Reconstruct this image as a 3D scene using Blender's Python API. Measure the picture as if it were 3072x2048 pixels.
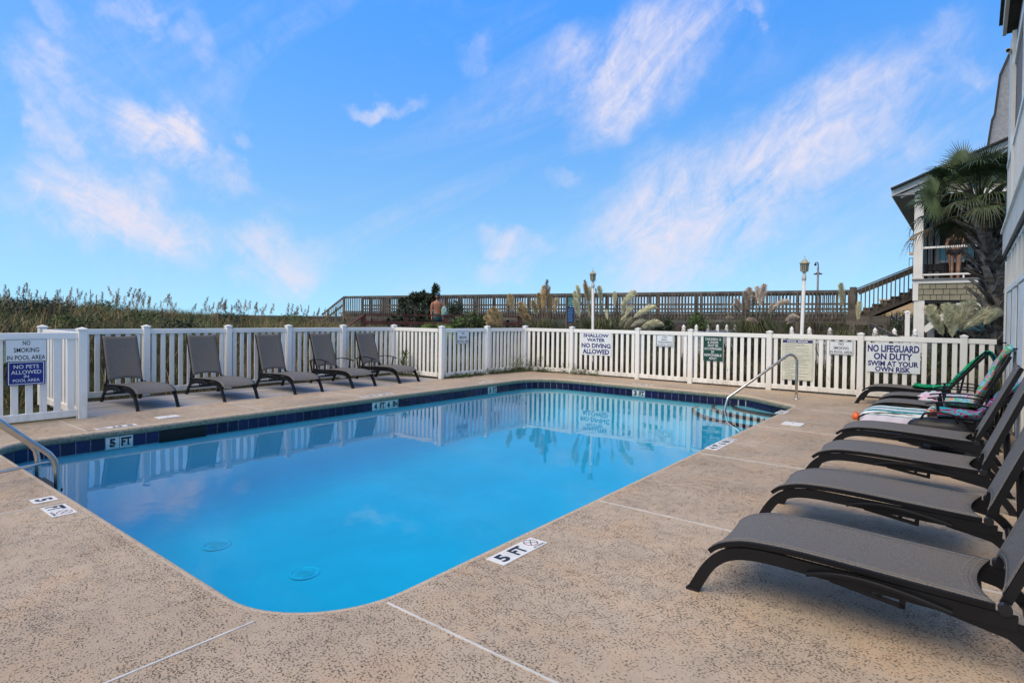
import bpy, bmesh, math, random
from mathutils import Vector, Matrix, noise as mnoise

for _o in list(bpy.data.objects):
    bpy.data.objects.remove(_o, do_unlink=True)
SC = bpy.context.scene
COL = SC.collection
R = math.radians
rnd = random.Random(7)

# ------------------------------------------------------------------ camera
CAM_F, CAM_PY, YAW, TILT, ROLL, CH = 1749.9, 979.3, .66565, .0145, -.0120, 1.45   # for a 3072 px wide frame


def ray(px, py):
    x = (px - 1536.) / CAM_F
    y = (py - CAM_PY) / CAM_F
    c, s = math.cos(ROLL), math.sin(ROLL)
    x, y = c * x - s * y, s * x + c * y
    ct, st = math.cos(TILT), math.sin(TILT)
    f, u = ct - st * y, -st - ct * y
    s, c = math.sin(YAW), math.cos(YAW)
    return Vector((x * c - s * f, x * s + c * f, u))


_f = ray(1536, CAM_PY)
_r = ray(1536 + CAM_F, CAM_PY) - _f
_u = _f - ray(1536, CAM_PY + CAM_F)
cam = bpy.data.cameras.new('camera')
cam_o = bpy.data.objects.new('camera', cam)
COL.objects.link(cam_o)
_m = Matrix((_r.normalized(), _u.normalized(), (-_f).normalized())).transposed().to_4x4()
_m.translation = Vector((0, 0, CH))
cam_o.matrix_world = _m
cam.sensor_width = 36
cam.sensor_fit = 'HORIZONTAL'
cam.lens = 36 * CAM_F / 3072
cam.shift_y = (CAM_PY - 1024) / 3072
cam.clip_end = 6000
cam.clip_start = .05
SC.camera = cam_o


def gd(px, py, z=0.):
    d = ray(px, py)
    t = (z - CH) / d.z
    return Vector((d.x * t, d.y * t, z))


def at(px, py, D):
    d = ray(px, py)
    t = D / (-math.sin(YAW) * d.x + math.cos(YAW) * d.y)
    return Vector((d.x * t, d.y * t, CH + d.z * t))


def onY(px, py, Y):
    d = ray(px, py)
    t = Y / d.y
    return Vector((d.x * t, Y, CH + d.z * t))


def onX(px, py, X):
    d = ray(px, py)
    t = X / d.x
    return Vector((X, d.y * t, CH + d.z * t))


# ------------------------------------------------------------------ world, sun, exposure
SUN_EL, SUN_AZ = R(56), R(185)          # azimuth measured from +Y towards +X
W = bpy.data.worlds.new('World')
SC.world = W
W.use_nodes = True


def build_world():
    nt = W.node_tree
    N, L = nt.nodes, nt.links
    N.clear()
    out = N.new('ShaderNodeOutputWorld')
    bg = N.new('ShaderNodeBackground')
    bg.inputs['Strength'].default_value = .12
    sky = N.new('ShaderNodeTexSky')
    sky.sky_type = 'NISHITA'
    sky.sun_disc = False
    sky.sun_elevation = SUN_EL
    sky.sun_rotation = SUN_AZ
    sky.altitude = 0
    sky.air_density = 1.0
    sky.dust_density = .6
    sky.ozone_density = 2.0

    def math_(op, a, b=None, clamp=False):
        n = N.new('ShaderNodeMath')
        n.operation = op
        n.use_clamp = clamp
        for i, v in enumerate((a, b)):
            if v is None:
                continue
            if isinstance(v, (int, float)):
                n.inputs[i].default_value = v
            else:
                L.new(v, n.inputs[i])
        return n.outputs[0]
    tc = N.new('ShaderNodeTexCoord')
    sep = N.new('ShaderNodeSeparateXYZ')
    L.new(tc.outputs['Generated'], sep.inputs[0])
    X, Y, Z = sep.outputs
    s, c = math.sin(YAW), math.cos(YAW)
    rr = math_('ADD', math_('MULTIPLY', X, c), math_('MULTIPLY', Y, s))
    ff = math_('ADD', math_('MULTIPLY', X, -s), math_('MULTIPLY', Y, c))
    az = math_('ARCTAN2', rr, ff)
    el = math_('ARCSINE', math_('MINIMUM', math_('MAXIMUM', Z, -1.), 1.))
    lift = N.new('ShaderNodeCombineXYZ')          # clear sea air: no yellow band at the horizon
    L.new(X, lift.inputs[0])
    L.new(Y, lift.inputs[1])
    L.new(math_('ADD', math_('MULTIPLY', math_('MAXIMUM', Z, 0.), .9), .22), lift.inputs[2])
    L.new(lift.outputs[0], sky.inputs['Vector'])
    co = N.new('ShaderNodeCombineXYZ')
    L.new(az, co.inputs[0])
    L.new(el, co.inputs[1])

    def noise(scale, detail, rough, warp, stretch, rot, seed, lac=2.1):
        vr = N.new('ShaderNodeVectorRotate')
        vr.rotation_type = 'Z_AXIS'
        vr.inputs['Angle'].default_value = -rot          # streaks run along this angle
        L.new(co.outputs[0], vr.inputs['Vector'])
        mp = N.new('ShaderNodeMapping')
        mp.inputs['Scale'].default_value = stretch
        mp.inputs['Location'].default_value = (seed, seed * .7, 0)
        L.new(vr.outputs[0], mp.inputs[0])
        n = N.new('ShaderNodeTexNoise')
        n.noise_dimensions = '2D'
        n.inputs['Scale'].default_value = scale
        n.inputs['Detail'].default_value = detail
        n.inputs['Roughness'].default_value = rough
        n.inputs['Distortion'].default_value = warp
        n.inputs['Lacunarity'].default_value = lac
        L.new(mp.outputs[0], n.inputs['Vector'])
        return n.outputs['Fac']
    # wander the coordinates so that cloud banks have torn edges
    wn = N.new('ShaderNodeTexNoise')
    wn.noise_dimensions = '2D'
    wn.inputs['Scale'].default_value = 5.5
    wn.inputs['Detail'].default_value = 6
    wn.inputs['Roughness'].default_value = .6
    L.new(co.outputs[0], wn.inputs['Vector'])
    wv = N.new('ShaderNodeVectorMath')
    wv.operation = 'MULTIPLY_ADD'
    wv.inputs[1].default_value = (.16, .16, 0)
    L.new(wn.outputs['Color'], wv.inputs[0])
    sh = N.new('ShaderNodeVectorMath')
    sh.operation = 'SUBTRACT'
    sh.inputs[1].default_value = (.08, .08, 0)
    L.new(co.outputs[0], sh.inputs[0])
    L.new(sh.outputs[0], wv.inputs[2])

    def bank(px, py, qx, qy, half, amp):
        """cloud bank between two bearings (given as frame points), half its width in radians"""
        a, b = ray(px, py).normalized(), ray(qx, qy).normalized()

        def ae(d):
            r_, f_ = d.x * c + d.y * s, -d.x * s + d.y * c
            return math.atan2(r_, f_), math.asin(d.z)
        (a0, e0), (a1, e1) = ae(a), ae(b)
        mx, my = (a0 + a1) / 2, (e0 + e1) / 2
        ln = math.hypot(a1 - a0, e1 - e0) / 2 + half * .6
        ang = math.atan2(e1 - e0, a1 - a0)
        v = N.new('ShaderNodeVectorMath')
        v.operation = 'SUBTRACT'
        v.inputs[1].default_value = (mx, my, 0)
        L.new(wv.outputs[0], v.inputs[0])
        r = N.new('ShaderNodeVectorRotate')
        r.rotation_type = 'Z_AXIS'
        r.inputs['Angle'].default_value = -ang
        L.new(v.outputs[0], r.inputs['Vector'])
        m = N.new('ShaderNodeVectorMath')
        m.operation = 'MULTIPLY'
        m.inputs[1].default_value = (1 / ln, 1 / half, 0)
        L.new(r.outputs[0], m.inputs[0])
        le = N.new('ShaderNodeVectorMath')
        le.operation = 'LENGTH'
        L.new(m.outputs[0], le.inputs[0])
        mr = N.new('ShaderNodeMapRange')
        mr.interpolation_type = 'SMOOTHSTEP'
        mr.inputs['From Min'].default_value = 1.15
        mr.inputs['From Max'].default_value = .3
        mr.inputs['To Max'].default_value = amp
        L.new(le.outputs['Value'], mr.inputs['Value'])
        return mr.outputs[0]
    S = 1.3061
    B = [(1480, 590, 2180, 110, .10, 1.0), (1430, 530, 1760, 420, .12, .85), (1330, 250, 1600, 40, .10, 1.0), (1800, 330, 2100, 170, .09, .8), (1260, 130, 1420, 220, .05, .5),
         (1400, 640, 1700, 560, .08, .6), (2050, 190, 2240, 20, .05, .5), (1640, 60, 1720, 0, .02, .5),
         (110, 410, 470, 590, .07, 1.0), (230, 240, 480, 410, .036, .95), (470, 570, 720, 590, .06, .85),
         (80, 130, 150, 250, .05, .65), (60, 260, 185, 330, .03, .75), (500, 650, 620, 665, .025, .6),
         (290, 20, 340, 50, .03, .5), (800, 243, 950, 236, .022, .8), (1120, 550, 1250, 580, .03, .75),
         (1130, 640, 1230, 610, .03, .5), (490, 380, 560, 440, .03, .6), (400, 80, 470, 100, .03, .35),
         (2210, 130, 2330, 118, .022, .45), (100, -20, 150, 60, .03, .5), (1220, 405, 1310, 408, .02, .4),
         (1050, 110, 1150, 70, .03, .35), (540, 300, 570, 330, .02, .4)]
    tot = None
    for b in B:
        o = bank(b[0] * S, b[1] * S, b[2] * S, b[3] * S, b[4], b[5])
        tot = o if tot is None else math_('MAXIMUM', tot, o)
    nr_ = noise(9, 9, .64, .5, (.5, 1.5, 1), R(40), 3.1)
    nl_ = noise(9, 9, .64, .5, (.5, 1.5, 1), R(-40), 5.7)
    sd = N.new('ShaderNodeMapRange')
    sd.inputs['From Min'].default_value = -.3
    sd.inputs['From Max'].default_value = .05
    L.new(az, sd.inputs['Value'])
    n1 = math_('ADD', math_('MULTIPLY', nr_, sd.outputs[0]), math_('MULTIPLY', nl_, math_('SUBTRACT', 1., sd.outputs[0])))
    n2 = noise(30, 8, .66, .7, (.8, 1.2, 1), R(70), 8.3)
    n3 = noise(2.4, 8, .6, .8, (.6, 1.6, 1), R(25), 1.7)
    tex = math_('ADD', math_('MULTIPLY', n1, .68), math_('MULTIPLY', n2, .32))
    t1 = N.new('ShaderNodeMapRange')
    t1.inputs['From Min'].default_value = .34
    t1.inputs['From Max'].default_value = .64
    L.new(tex, t1.inputs['Value'])
    banks = math_('MULTIPLY', tot, math_('ADD', math_('MULTIPLY', t1.outputs[0], .88), .10))
    t2 = N.new('ShaderNodeMapRange')
    t2.inputs['From Min'].default_value = .46
    t2.inputs['From Max'].default_value = .80
    t2.inputs['To Max'].default_value = .5
    L.new(n3, t2.inputs['Value'])
    veil = math_('MULTIPLY', t2.outputs[0], t1.outputs[0])
    fac = math_('MULTIPLY', math_('ADD', banks, veil), 1.0, True)
    # no cloud below the horizon
    hz = N.new('ShaderNodeMapRange')
    hz.inputs['From Min'].default_value = -.01
    hz.inputs['From Max'].default_value = .03
    L.new(el, hz.inputs['Value'])
    fac = math_('MULTIPLY', fac, hz.outputs[0], True)
    # deepen the blue away from the horizon
    gam = N.new('ShaderNodeGamma')
    gam.inputs['Gamma'].default_value = SKY_GAMMA
    pre = N.new('ShaderNodeMix')
    pre.data_type = 'RGBA'
    pre.blend_type = 'MULTIPLY'
    pre.inputs[0].default_value = 1
    pre.inputs[7].default_value = SKY_MUL
    L.new(sky.outputs[0], pre.inputs[6])
    L.new(pre.outputs[2], gam.inputs[0])
    post = N.new('ShaderNodeMix')
    post.data_type = 'RGBA'
    post.blend_type = 'MULTIPLY'
    post.inputs[0].default_value = 1
    grad = N.new('ShaderNodeMapRange')
    grad.interpolation_type = 'SMOOTHSTEP'
    grad.inputs['From Min'].default_value = -.02
    grad.inputs['From Max'].default_value = .62
    L.new(el, grad.inputs['Value'])
    gm = N.new('ShaderNodeMix')
    gm.data_type = 'RGBA'
    L.new(grad.outputs[0], gm.inputs[0])
    gm.inputs[6].default_value = SKY_LOW
    gm.inputs[7].default_value = SKY_HIGH
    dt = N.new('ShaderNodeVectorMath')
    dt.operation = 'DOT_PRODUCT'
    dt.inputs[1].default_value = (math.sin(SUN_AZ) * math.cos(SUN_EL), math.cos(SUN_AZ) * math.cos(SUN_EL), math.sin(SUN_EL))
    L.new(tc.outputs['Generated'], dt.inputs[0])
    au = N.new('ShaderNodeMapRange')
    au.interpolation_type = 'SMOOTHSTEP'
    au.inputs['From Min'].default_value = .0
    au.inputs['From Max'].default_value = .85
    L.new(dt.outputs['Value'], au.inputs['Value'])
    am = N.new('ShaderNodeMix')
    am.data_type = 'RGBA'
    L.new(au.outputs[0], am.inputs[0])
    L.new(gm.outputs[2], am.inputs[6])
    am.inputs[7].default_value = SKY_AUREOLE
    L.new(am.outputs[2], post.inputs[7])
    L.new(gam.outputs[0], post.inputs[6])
    mx = N.new('ShaderNodeMix')
    mx.data_type = 'RGBA'
    L.new(fac, mx.inputs[0])
    L.new(post.outputs[2], mx.inputs[6])
    mx.inputs[7].default_value = CLOUD_COL
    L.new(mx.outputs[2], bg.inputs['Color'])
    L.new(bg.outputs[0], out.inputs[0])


SKY_MUL = (1, 1, 1, 1)
SKY_GAMMA = 1.0
SKY_LOW = (.97, 1.15, 1.0, 1)
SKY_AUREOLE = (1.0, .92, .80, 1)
SKY_HIGH = (.37, 1.10, 1.75, 1)
CLOUD_COL = (3.5, 3.45, 4.1, 1)
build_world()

sun = bpy.data.lights.new('sun', 'SUN')
sun.energy = 1.5
sun.angle = R(50)
sun.color = (1, .82, .60)
sun_o = bpy.data.objects.new('sun', sun)
COL.objects.link(sun_o)
_sd = Vector((math.sin(SUN_AZ) * math.cos(SUN_EL), math.cos(SUN_AZ) * math.cos(SUN_EL), math.sin(SUN_EL)))
sun_o.rotation_euler = _sd.to_track_quat('Z', 'Y').to_euler()
sun_o.location = (0, 0, 20)

SC.render.engine = 'CYCLES'
SC.view_settings.view_transform = 'Standard'
SC.view_settings.look = 'None'
SC.view_settings.gamma = 1
SC.view_settings.exposure = .90
SC.cycles.transparent_max_bounces = 10
SC.cycles.max_bounces = 6
SC.cycles.diffuse_bounces = 2
SC.cycles.glossy_bounces = 3
SC.cycles.volume_bounces = 0


# ------------------------------------------------------------------ materials
class NT:
    def __init__(s, name):
        s.m = bpy.data.materials.new(name)
        s.m.use_nodes = True
        s.t = s.m.node_tree
        s.N, s.L = s.t.nodes, s.t.links
        s.b = s.N['Principled BSDF']
        s.out = s.N['Material Output']

    def n(s, typ, **kw):
        n = s.N.new(typ)
        for k, v in kw.items():
            setattr(n, k, v)
        return n

    def coord(s, kind='Object', scale=(1, 1, 1), rot=(0, 0, 0)):
        tc = s.n('ShaderNodeTexCoord')
        mp = s.n('ShaderNodeMapping')
        mp.inputs['Scale'].default_value = scale
        mp.inputs['Rotation'].default_value = rot
        s.L.new(tc.outputs[kind], mp.inputs[0])
        return mp.outputs[0]

    def world(s, scale=(1, 1, 1), rot=(0, 0, 0)):
        g = s.n('ShaderNodeNewGeometry')
        mp = s.n('ShaderNodeMapping')
        mp.inputs['Scale'].default_value = scale
        mp.inputs['Rotation'].default_value = rot
        s.L.new(g.outputs['Position'], mp.inputs[0])
        return mp.outputs[0]

    def noise(s, vec, scale, detail=4, rough=.55, dist=0.):
        n = s.n('ShaderNodeTexNoise')
        n.inputs['Scale'].default_value = scale
        n.inputs['Detail'].default_value = detail
        n.inputs['Roughness'].default_value = rough
        n.inputs['Distortion'].default_value = dist
        s.L.new(vec, n.inputs['Vector'])
        return n.outputs['Fac']

    def rng(s, v, a, b, c=0., d=1.):
        n = s.n('ShaderNodeMapRange')
        for k, x in zip(('From Min', 'From Max', 'To Min', 'To Max'), (a, b, c, d)):
            n.inputs[k].default_value = x
        s.L.new(v, n.inputs['Value'])
        return n.outputs[0]

    def mix(s, f, a, b, mode='MIX'):
        n = s.n('ShaderNodeMix', data_type='RGBA', blend_type=mode)
        for i, v in ((0, f), (6, a), (7, b)):
            if isinstance(v, (int, float)):
                n.inputs[i].default_value = v
            elif isinstance(v, tuple):
                n.inputs[i].default_value = v if len(v) == 4 else (*v, 1)
            else:
                s.L.new(v, n.inputs[i])
        return n.outputs[2]

    def bump(s, h, strength=.3, dist=.01, normal=None):
        n = s.n('ShaderNodeBump')
        n.inputs['Strength'].default_value = strength
        n.inputs['Distance'].default_value = dist
        s.L.new(h, n.inputs['Height'])
        if normal is not None:
            s.L.new(normal, n.inputs['Normal'])
        return n.outputs[0]

    def fin(s, col=None, rough=None, normal=None, metal=0., spec=None):
        b = s.b
        if col is not None:
            if isinstance(col, tuple):
                b.inputs['Base Color'].default_value = col if len(col) == 4 else (*col, 1)
            else:
                s.L.new(col, b.inputs['Base Color'])
        if rough is not None:
            if isinstance(rough, (int, float)):
                b.inputs['Roughness'].default_value = rough
            else:
                s.L.new(rough, b.inputs['Roughness'])
        if normal is not None:
            s.L.new(normal, b.inputs['Normal'])
        b.inputs['Metallic'].default_value = metal
        if spec is not None:
            b.inputs['Specular IOR Level'].default_value = spec
        return s.m


M = {}


def pm(name, col, rough=.6, var=.12, vscale=6, bump=0., bscale=60, metal=0., col2=None, stretch=(1, 1, 1), rand=0., world=True, spec=None):
    if rough >= .85 and spec is None:
        spec = .08
    t = NT(name)
    v = t.world(stretch) if world else t.coord('Object', stretch)
    f = t.noise(v, vscale, 5)
    c2 = col2 or tuple(max(0, x * (1 - 2 * var)) for x in col)
    c1 = tuple(min(1, x * (1 + var)) for x in col)
    c = t.mix(t.rng(f, .3, .7), c2, c1)
    if rand:
        oi = t.n('ShaderNodeObjectInfo')
        k = t.rng(oi.outputs['Random'], 0, 1, 1 - rand, 1 + rand)
        hs = t.n('ShaderNodeHueSaturation')
        t.L.new(k, hs.inputs['Value'])
        t.L.new(c, hs.inputs['Color'])
        c = hs.outputs[0]
    nrm = None
    if bump:
        nrm = t.bump(t.noise(v, bscale, 3), bump, .01)
    M[name] = t.fin(c, rough, nrm, metal, spec)
    return M[name]


def mat_deck():
    t = NT('deck_coating')
    v = t.world()
    # knock-down texture: trowelled flats with ragged pits between them
    n1 = t.noise(t.world((1.0, 1.25, 1), (0, 0, R(24))), 80, 6, .66, .2)
    n2 = t.noise(v, 15, 4, .6)
    n4 = t.noise(v, 1.6, 3, .5)
    h = t.n('ShaderNodeMath', operation='ADD')
    t.L.new(n1, h.inputs[0])
    t.L.new(t.rng(n2, .3, .7, -.055, .055), h.inputs[1])
    h2 = t.n('ShaderNodeMath', operation='ADD')
    t.L.new(h.outputs[0], h2.inputs[0])
    t.L.new(t.rng(n4, .3, .7, -.03, .03), h2.inputs[1])
    h = h2
    flat = t.rng(h.outputs[0], .365, .435)
    pit = t.rng(h.outputs[0], .29, .38)
    big = t.noise(v, .9, 5, .6)
    mid = t.noise(v, 5, 4, .6)
    c = t.mix(t.rng(big, .35, .68), DECK_A, DECK_B)
    c = t.mix(t.rng(mid, .42, .75, 0, .7), c, DECK_C)
    warm = t.noise(v, 2.3, 5, .7)
    c = t.mix(t.rng(warm, .46, .70, 0, .75), c, DECK_D)
    stain = t.noise(v, .55, 6, .65, .6)
    c = t.mix(t.rng(stain, .48, .74, 0, .55), c, (.30, .245, .19))
    lime = t.noise(v, 1.3, 6, .7, .4)
    c = t.mix(t.rng(lime, .60, .78, 0, .5), c, (.60, .52, .43))
    c = t.mix(flat, t.mix(pit, DECK_PIT, DECK_MID), c)
    fine = t.noise(v, 260, 2)
    hh = t.n('ShaderNodeMath', operation='MULTIPLY_ADD')
    t.L.new(fine, hh.inputs[0])
    hh.inputs[1].default_value = .12
    t.L.new(flat, hh.inputs[2])
    M['deck'] = t.fin(c, t.rng(flat, 0, 1, .9, .62), t.bump(hh.outputs[0], 1.0, .010), 0, .25)


DECK_A, DECK_B, DECK_C, DECK_D = (.445, .35, .25), (.535, .43, .315), (.375, .30, .23), (.54, .375, .235)
DECK_PIT, DECK_MID = (.11, .084, .062), (.34, .268, .195)
mat_deck()


def mat_coping():
    t = NT('coping_edge')
    v = t.world()
    n1 = t.noise(v, 42, 5, .6, .5)
    sp = t.n('ShaderNodeSeparateXYZ')
    g = t.n('ShaderNodeNewGeometry')
    t.L.new(g.outputs['Position'], sp.inputs[0])
    st = t.noise(v, 3.5, 5, .65)
    ad = t.n('ShaderNodeMath', operation='MULTIPLY_ADD')
    t.L.new(st, ad.inputs[0])
    ad.inputs[1].default_value = .03
    t.L.new(sp.outputs[2], ad.inputs[2])
    algae_shade = t.rng(ad.outputs[0], .004, -.03)  # algae and age stain, with the face's shade painted in as well
    c = t.mix(t.rng(n1, .36, .5), DECK_MID, DECK_B)
    c = t.mix(algae_shade, c, t.mix(t.rng(n1, .35, .6), (.10, .11, .085), (.25, .25, .19)))
    M['coping'] = t.fin(c, .8, t.bump(n1, .8, .006), 0, .3)


mat_coping()


def mat_water():
    t = NT('pool_water')
    t.N.remove(t.b)
    lw = t.n('ShaderNodeLayerWeight')
    lw.inputs['Blend'].default_value = .5
    w = t.world((1, 1, 1))
    n1 = t.noise(w, 2.2, 2, .5, .3)
    n2 = t.noise(w, 8, 2, .5)
    ad = t.n('ShaderNodeMath', operation='MULTIPLY_ADD')
    t.L.new(n2, ad.inputs[0])
    ad.inputs[1].default_value = .16
    t.L.new(n1, ad.inputs[2])
    nb = t.bump(ad.outputs[0], WATER_BUMP, .05)
    t.L.new(nb, lw.inputs['Normal'])
    p = t.n('ShaderNodeMath', operation='POWER')
    t.L.new(lw.outputs['Facing'], p.inputs[0])
    p.inputs[1].default_value = 4.8
    f = t.n('ShaderNodeMath', operation='MULTIPLY_ADD', use_clamp=True)
    t.L.new(p.outputs[0], f.inputs[0])
    f.inputs[1].default_value = .96
    f.inputs[2].default_value = .02
    tr = t.n('ShaderNodeBsdfTransparent')
    gl = t.n('ShaderNodeBsdfGlossy')
    gl.inputs['Roughness'].default_value = 0.0
    t.L.new(nb, gl.inputs['Normal'])
    ms = t.n('ShaderNodeMixShader')
    t.L.new(f.outputs[0], ms.inputs[0])
    t.L.new(tr.outputs[0], ms.inputs[1])
    t.L.new(gl.outputs[0], ms.inputs[2])
    t.L.new(ms.outputs[0], t.out.inputs['Surface'])
    va = t.n('ShaderNodeVolumeAbsorption')
    va.inputs['Color'].default_value = WATER_ABS
    va.inputs['Density'].default_value = WATER_DEN
    t.L.new(va.outputs[0], t.out.inputs['Volume'])
    M['water'] = t.m


WATER_BUMP, WATER_ABS, WATER_DEN = .035, (.0, .92, .995, 1), .95
mat_water()


def mat_fabric():
    t = NT('sling_mesh_fabric')
    v = t.coord('Object')
    wv = t.rng(t.noise(t.coord('Object', (1, 1, .7)), 150, 4, .75), .33, .67)
    c = t.mix(wv, (.056, .052, .047), (.205, .19, .17))
    wear = t.noise(t.world(), 3.2, 5, .65)
    c = t.mix(t.rng(wear, .50, .72, 0, .45), c, (.15, .115, .08))
    M['fabric'] = t.fin(c, .62, t.bump(wv, .35, .003), 0, .45)


mat_fabric()
pm('frame_black', (.007, .007, .008), .42, .2, 4, spec=.28)
pm('bolt_black', (.012, .012, .013), .42, .2, 9, spec=.35)
pm('stitch', (.20, .19, .18), .8)
pm('vinyl_white', (.84, .83, .79), .42, .025, 1.4, rand=.03)
def mat_vinyl():
    t = NT('vinyl_fence')
    g = t.n('ShaderNodeNewGeometry')
    sp = t.n('ShaderNodeSeparateXYZ')
    t.L.new(g.outputs['Position'], sp.inputs[0])
    oi = t.n('ShaderNodeObjectInfo')
    c = t.mix(oi.outputs['Random'], (.80, .79, .745), (.86, .85, .81))
    gr = t.noise(t.world((1, 1, .25)), 9, 5, .65)
    low = t.rng(sp.outputs[2], .42, .02)
    m = t.n('ShaderNodeMath', operation='MULTIPLY')
    t.L.new(low, m.inputs[0])
    t.L.new(t.rng(gr, .42, .7, 0, .6), m.inputs[1])
    c = t.mix(m.outputs[0], c, (.42, .39, .30))
    c = t.mix(t.rng(t.noise(t.world((1, 1, .12)), 22, 4, .6), .58, .8, 0, .18), c, (.50, .49, .44))
    M['vinyl_fence'] = t.fin(c, .42, None, 0, .4)


mat_vinyl()
pm('trim_white', (.80, .79, .74), .55, .06, 2)
pm('tile_blue', (.009, .009, .055), .14, .25, 3, rand=.35, spec=.4)
pm('tile_white', (.62, .66, .64), .25, .05, 5)
pm('grout', (.42, .44, .46), .8)
pm('marker_white', (.74, .74, .72), .5, .05, 8)
pm('ink_black', (.015, .016, .022), .55)
pm('ink_navy', (.012, .018, .16), .5)
pm('ink_red', (.30, .03, .03), .5)
pm('sign_white', (.74, .78, .80), .35, .03, 3)
pm('sign_aged', (.66, .67, .55), .45, .07, 4)
pm('sign_blue', (.012, .022, .20), .3, .1, 3)
pm('sign_green', (.006, .055, .035), .35, .1, 3)
pm('joint_white', (.60, .59, .56), .6, .08, 9)
pm('plaster', (.21, .54, .67), .7, .05, 1.2)
pm('step_tile', (.06, .02, .035), .3, .3, 9)
pm('drain_white', (.25, .57, .70), .5)
pm('black_void', (.006, .007, .01), .8)
pm('steel', (.56, .55, .52), .26, .08, 6, metal=1.)
pm('composite_board', (.37, .35, .34), .7, .12, 3, .25, 40, stretch=(1, .1, 1), rand=.10)
pm('old_timber', (.155, .138, .120), .85, .25, 3, .4, 30, rand=.22)
pm('red_timber', (.115, .040, .028), .8, .25, 3, .4, 30, rand=.18)
pm('lantern_metal', (.40, .38, .27), .5, .15, 9)
pm('lamp_white', (.62, .64, .66), .45, .06, 3)
pm('lantern_glass', (.16, .17, .15), .15, .2, 12)
pm('rail_dark', (.02, .02, .022), .5)
pm('shingle', (.26, .245, .175), .75, .12, 4, .2, 50, rand=.08)
pm('roof_edge', (.03, .03, .032), .8)
pm('soffit', (.42, .42, .41), .7)
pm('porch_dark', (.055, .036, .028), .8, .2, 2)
pm('aqua_panel', (.20, .55, .62), .5)
pm('wicker', (.010, .010, .012), .6)
pm('cream_wall', (.66, .58, .42), .7, .08, 2, col2=(.55, .42, .20))
pm('beige_fascia', (.70, .62, .53), .6, .05, 2)
pm('brown_panel', (.19, .135, .10), .6, .08, 2)
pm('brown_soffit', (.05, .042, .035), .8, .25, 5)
pm('tan_stucco', (.50, .37, .23), .85, .06, 1)
pm('brick_pink', (.48, .20, .15), .8)
pm('pole_grey', (.20, .20, .20), .6)
pm('bark', (.30, .255, .215), .9, .35, 9, .5, 30, rand=.45)
pm('leaf_dark', (.030, .050, .020), .7, .4, 3, rand=.2)
pm('leaf_mid', (.085, .135, .030), .65, .35, 3, rand=.2)
pm('leaf_bright', (.13, .22, .035), .6, .3, 3, rand=.2)
pm('grass_green', (.18, .205, .075), .75, .45, .9)
pm('grass_dark', (.072, .090, .034), .8, .4, 1.1)
pm('grass_dry', (.46, .32, .17), .85, .35, 1.3)
pm('oat_straw', (.36, .26, .15), .85, .3, 2, rand=.3)
pm('soil', (.060, .048, .034), .95, .35, 2, .6, 20)
pm('sand_ground', (.065, .060, .034), .95, .35, .5, col2=(.03, .038, .016))
pm('palm_green', (.085, .125, .05), .5, .35, 3, rand=.3)
pm('palm_dry', (.22, .17, .10), .8, .3, 3, rand=.3)
pm('palmetto_green', (.16, .24, .05), .5, .3, 3, rand=.2)
pm('pampas_leaf', (.12, .135, .055), .75, .4, 3)
pm('plume_gold', (.70, .55, .31), .9, .25, 9, rand=.15)
pm('plume_cream', (.86, .82, .56), .9, .2, 9, rand=.12)
pm('plume_grey', (.74, .63, .52), .9, .2, 9, rand=.15)
pm('plume_dark', (.28, .18, .11), .9, .25, 9, rand=.15)
pm('skin', (.40, .175, .095), .55, .06, 6)
pm('skin_fair', (.42, .235, .165), .55, .08, 6)
pm('swim_black', (.008, .008, .010), .6)
pm('swim_teal', (.02, .07, .075), .7)
pm('cap_teal', (.02, .12, .16), .7)
pm('hair_dark', (.025, .014, .009), .7)
pm('bag_black', (.010, .011, .012), .5, .3, 6)
pm('orange_plastic', (.75, .14, .03), .45)


def mat_towel(name, cols, scale, seed, streak=(1, 1, 1), dist=1.2):
    """printed cloth: blotches of several dyes"""
    t = NT(name)
    mp = t.coord('Object', streak)
    ad = t.n('ShaderNodeVectorMath', operation='ADD')
    ad.inputs[1].default_value = (seed, seed * 1.7, seed * .3)
    t.L.new(mp, ad.inputs[0])
    f = t.noise(ad.outputs[0], scale, 3, .5, dist)
    r = t.n('ShaderNodeValToRGB')
    r.color_ramp.interpolation = 'CONSTANT'
    e = r.color_ramp.elements
    k = len(cols)
    for i, c in enumerate(cols):
        pos = .28 + .46 * i / k if i else 0.
        if i < 2:
            e[i].position = pos
            e[i].color = (*c, 1)
        else:
            x = e.new(pos)
            x.color = (*c, 1)
    t.L.new(f, r.inputs[0])
    M[name] = t.fin(r.outputs[0], .9, t.bump(t.noise(mp, 300, 2), .4, .003), 0, .1)


mat_towel('towel_green', [(.008, .012, .07), (.01, .30, .12), (.02, .42, .16), (.01, .22, .13), (.015, .02, .10), (.03, .45, .2)], 5, 1.3)
mat_towel('towel_turtle', [(.05, .28, .55), (.30, .60, .75), (.15, .45, .12), (.25, .55, .72), (.75, .25, .14), (.12, .42, .6), (.55, .62, .12)], 5, 4.1)
mat_towel('towel_pink', [(.62, .20, .45), (.72, .68, .75), (.75, .45, .58), (.40, .68, .72), (.74, .66, .74), (.55, .12, .25), (.70, .58, .30)], 7, 2.2)
mat_towel('towel_leaf', [(.30, .008, .06), (.02, .36, .48), (.42, .012, .12), (.03, .45, .55), (.28, .008, .07), (.55, .10, .38)], 5.5, 6.6, (1, 2.6, 1))
pm('towel_back', (.56, .54, .62), .9, .06, 4, .4, 200)


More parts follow.
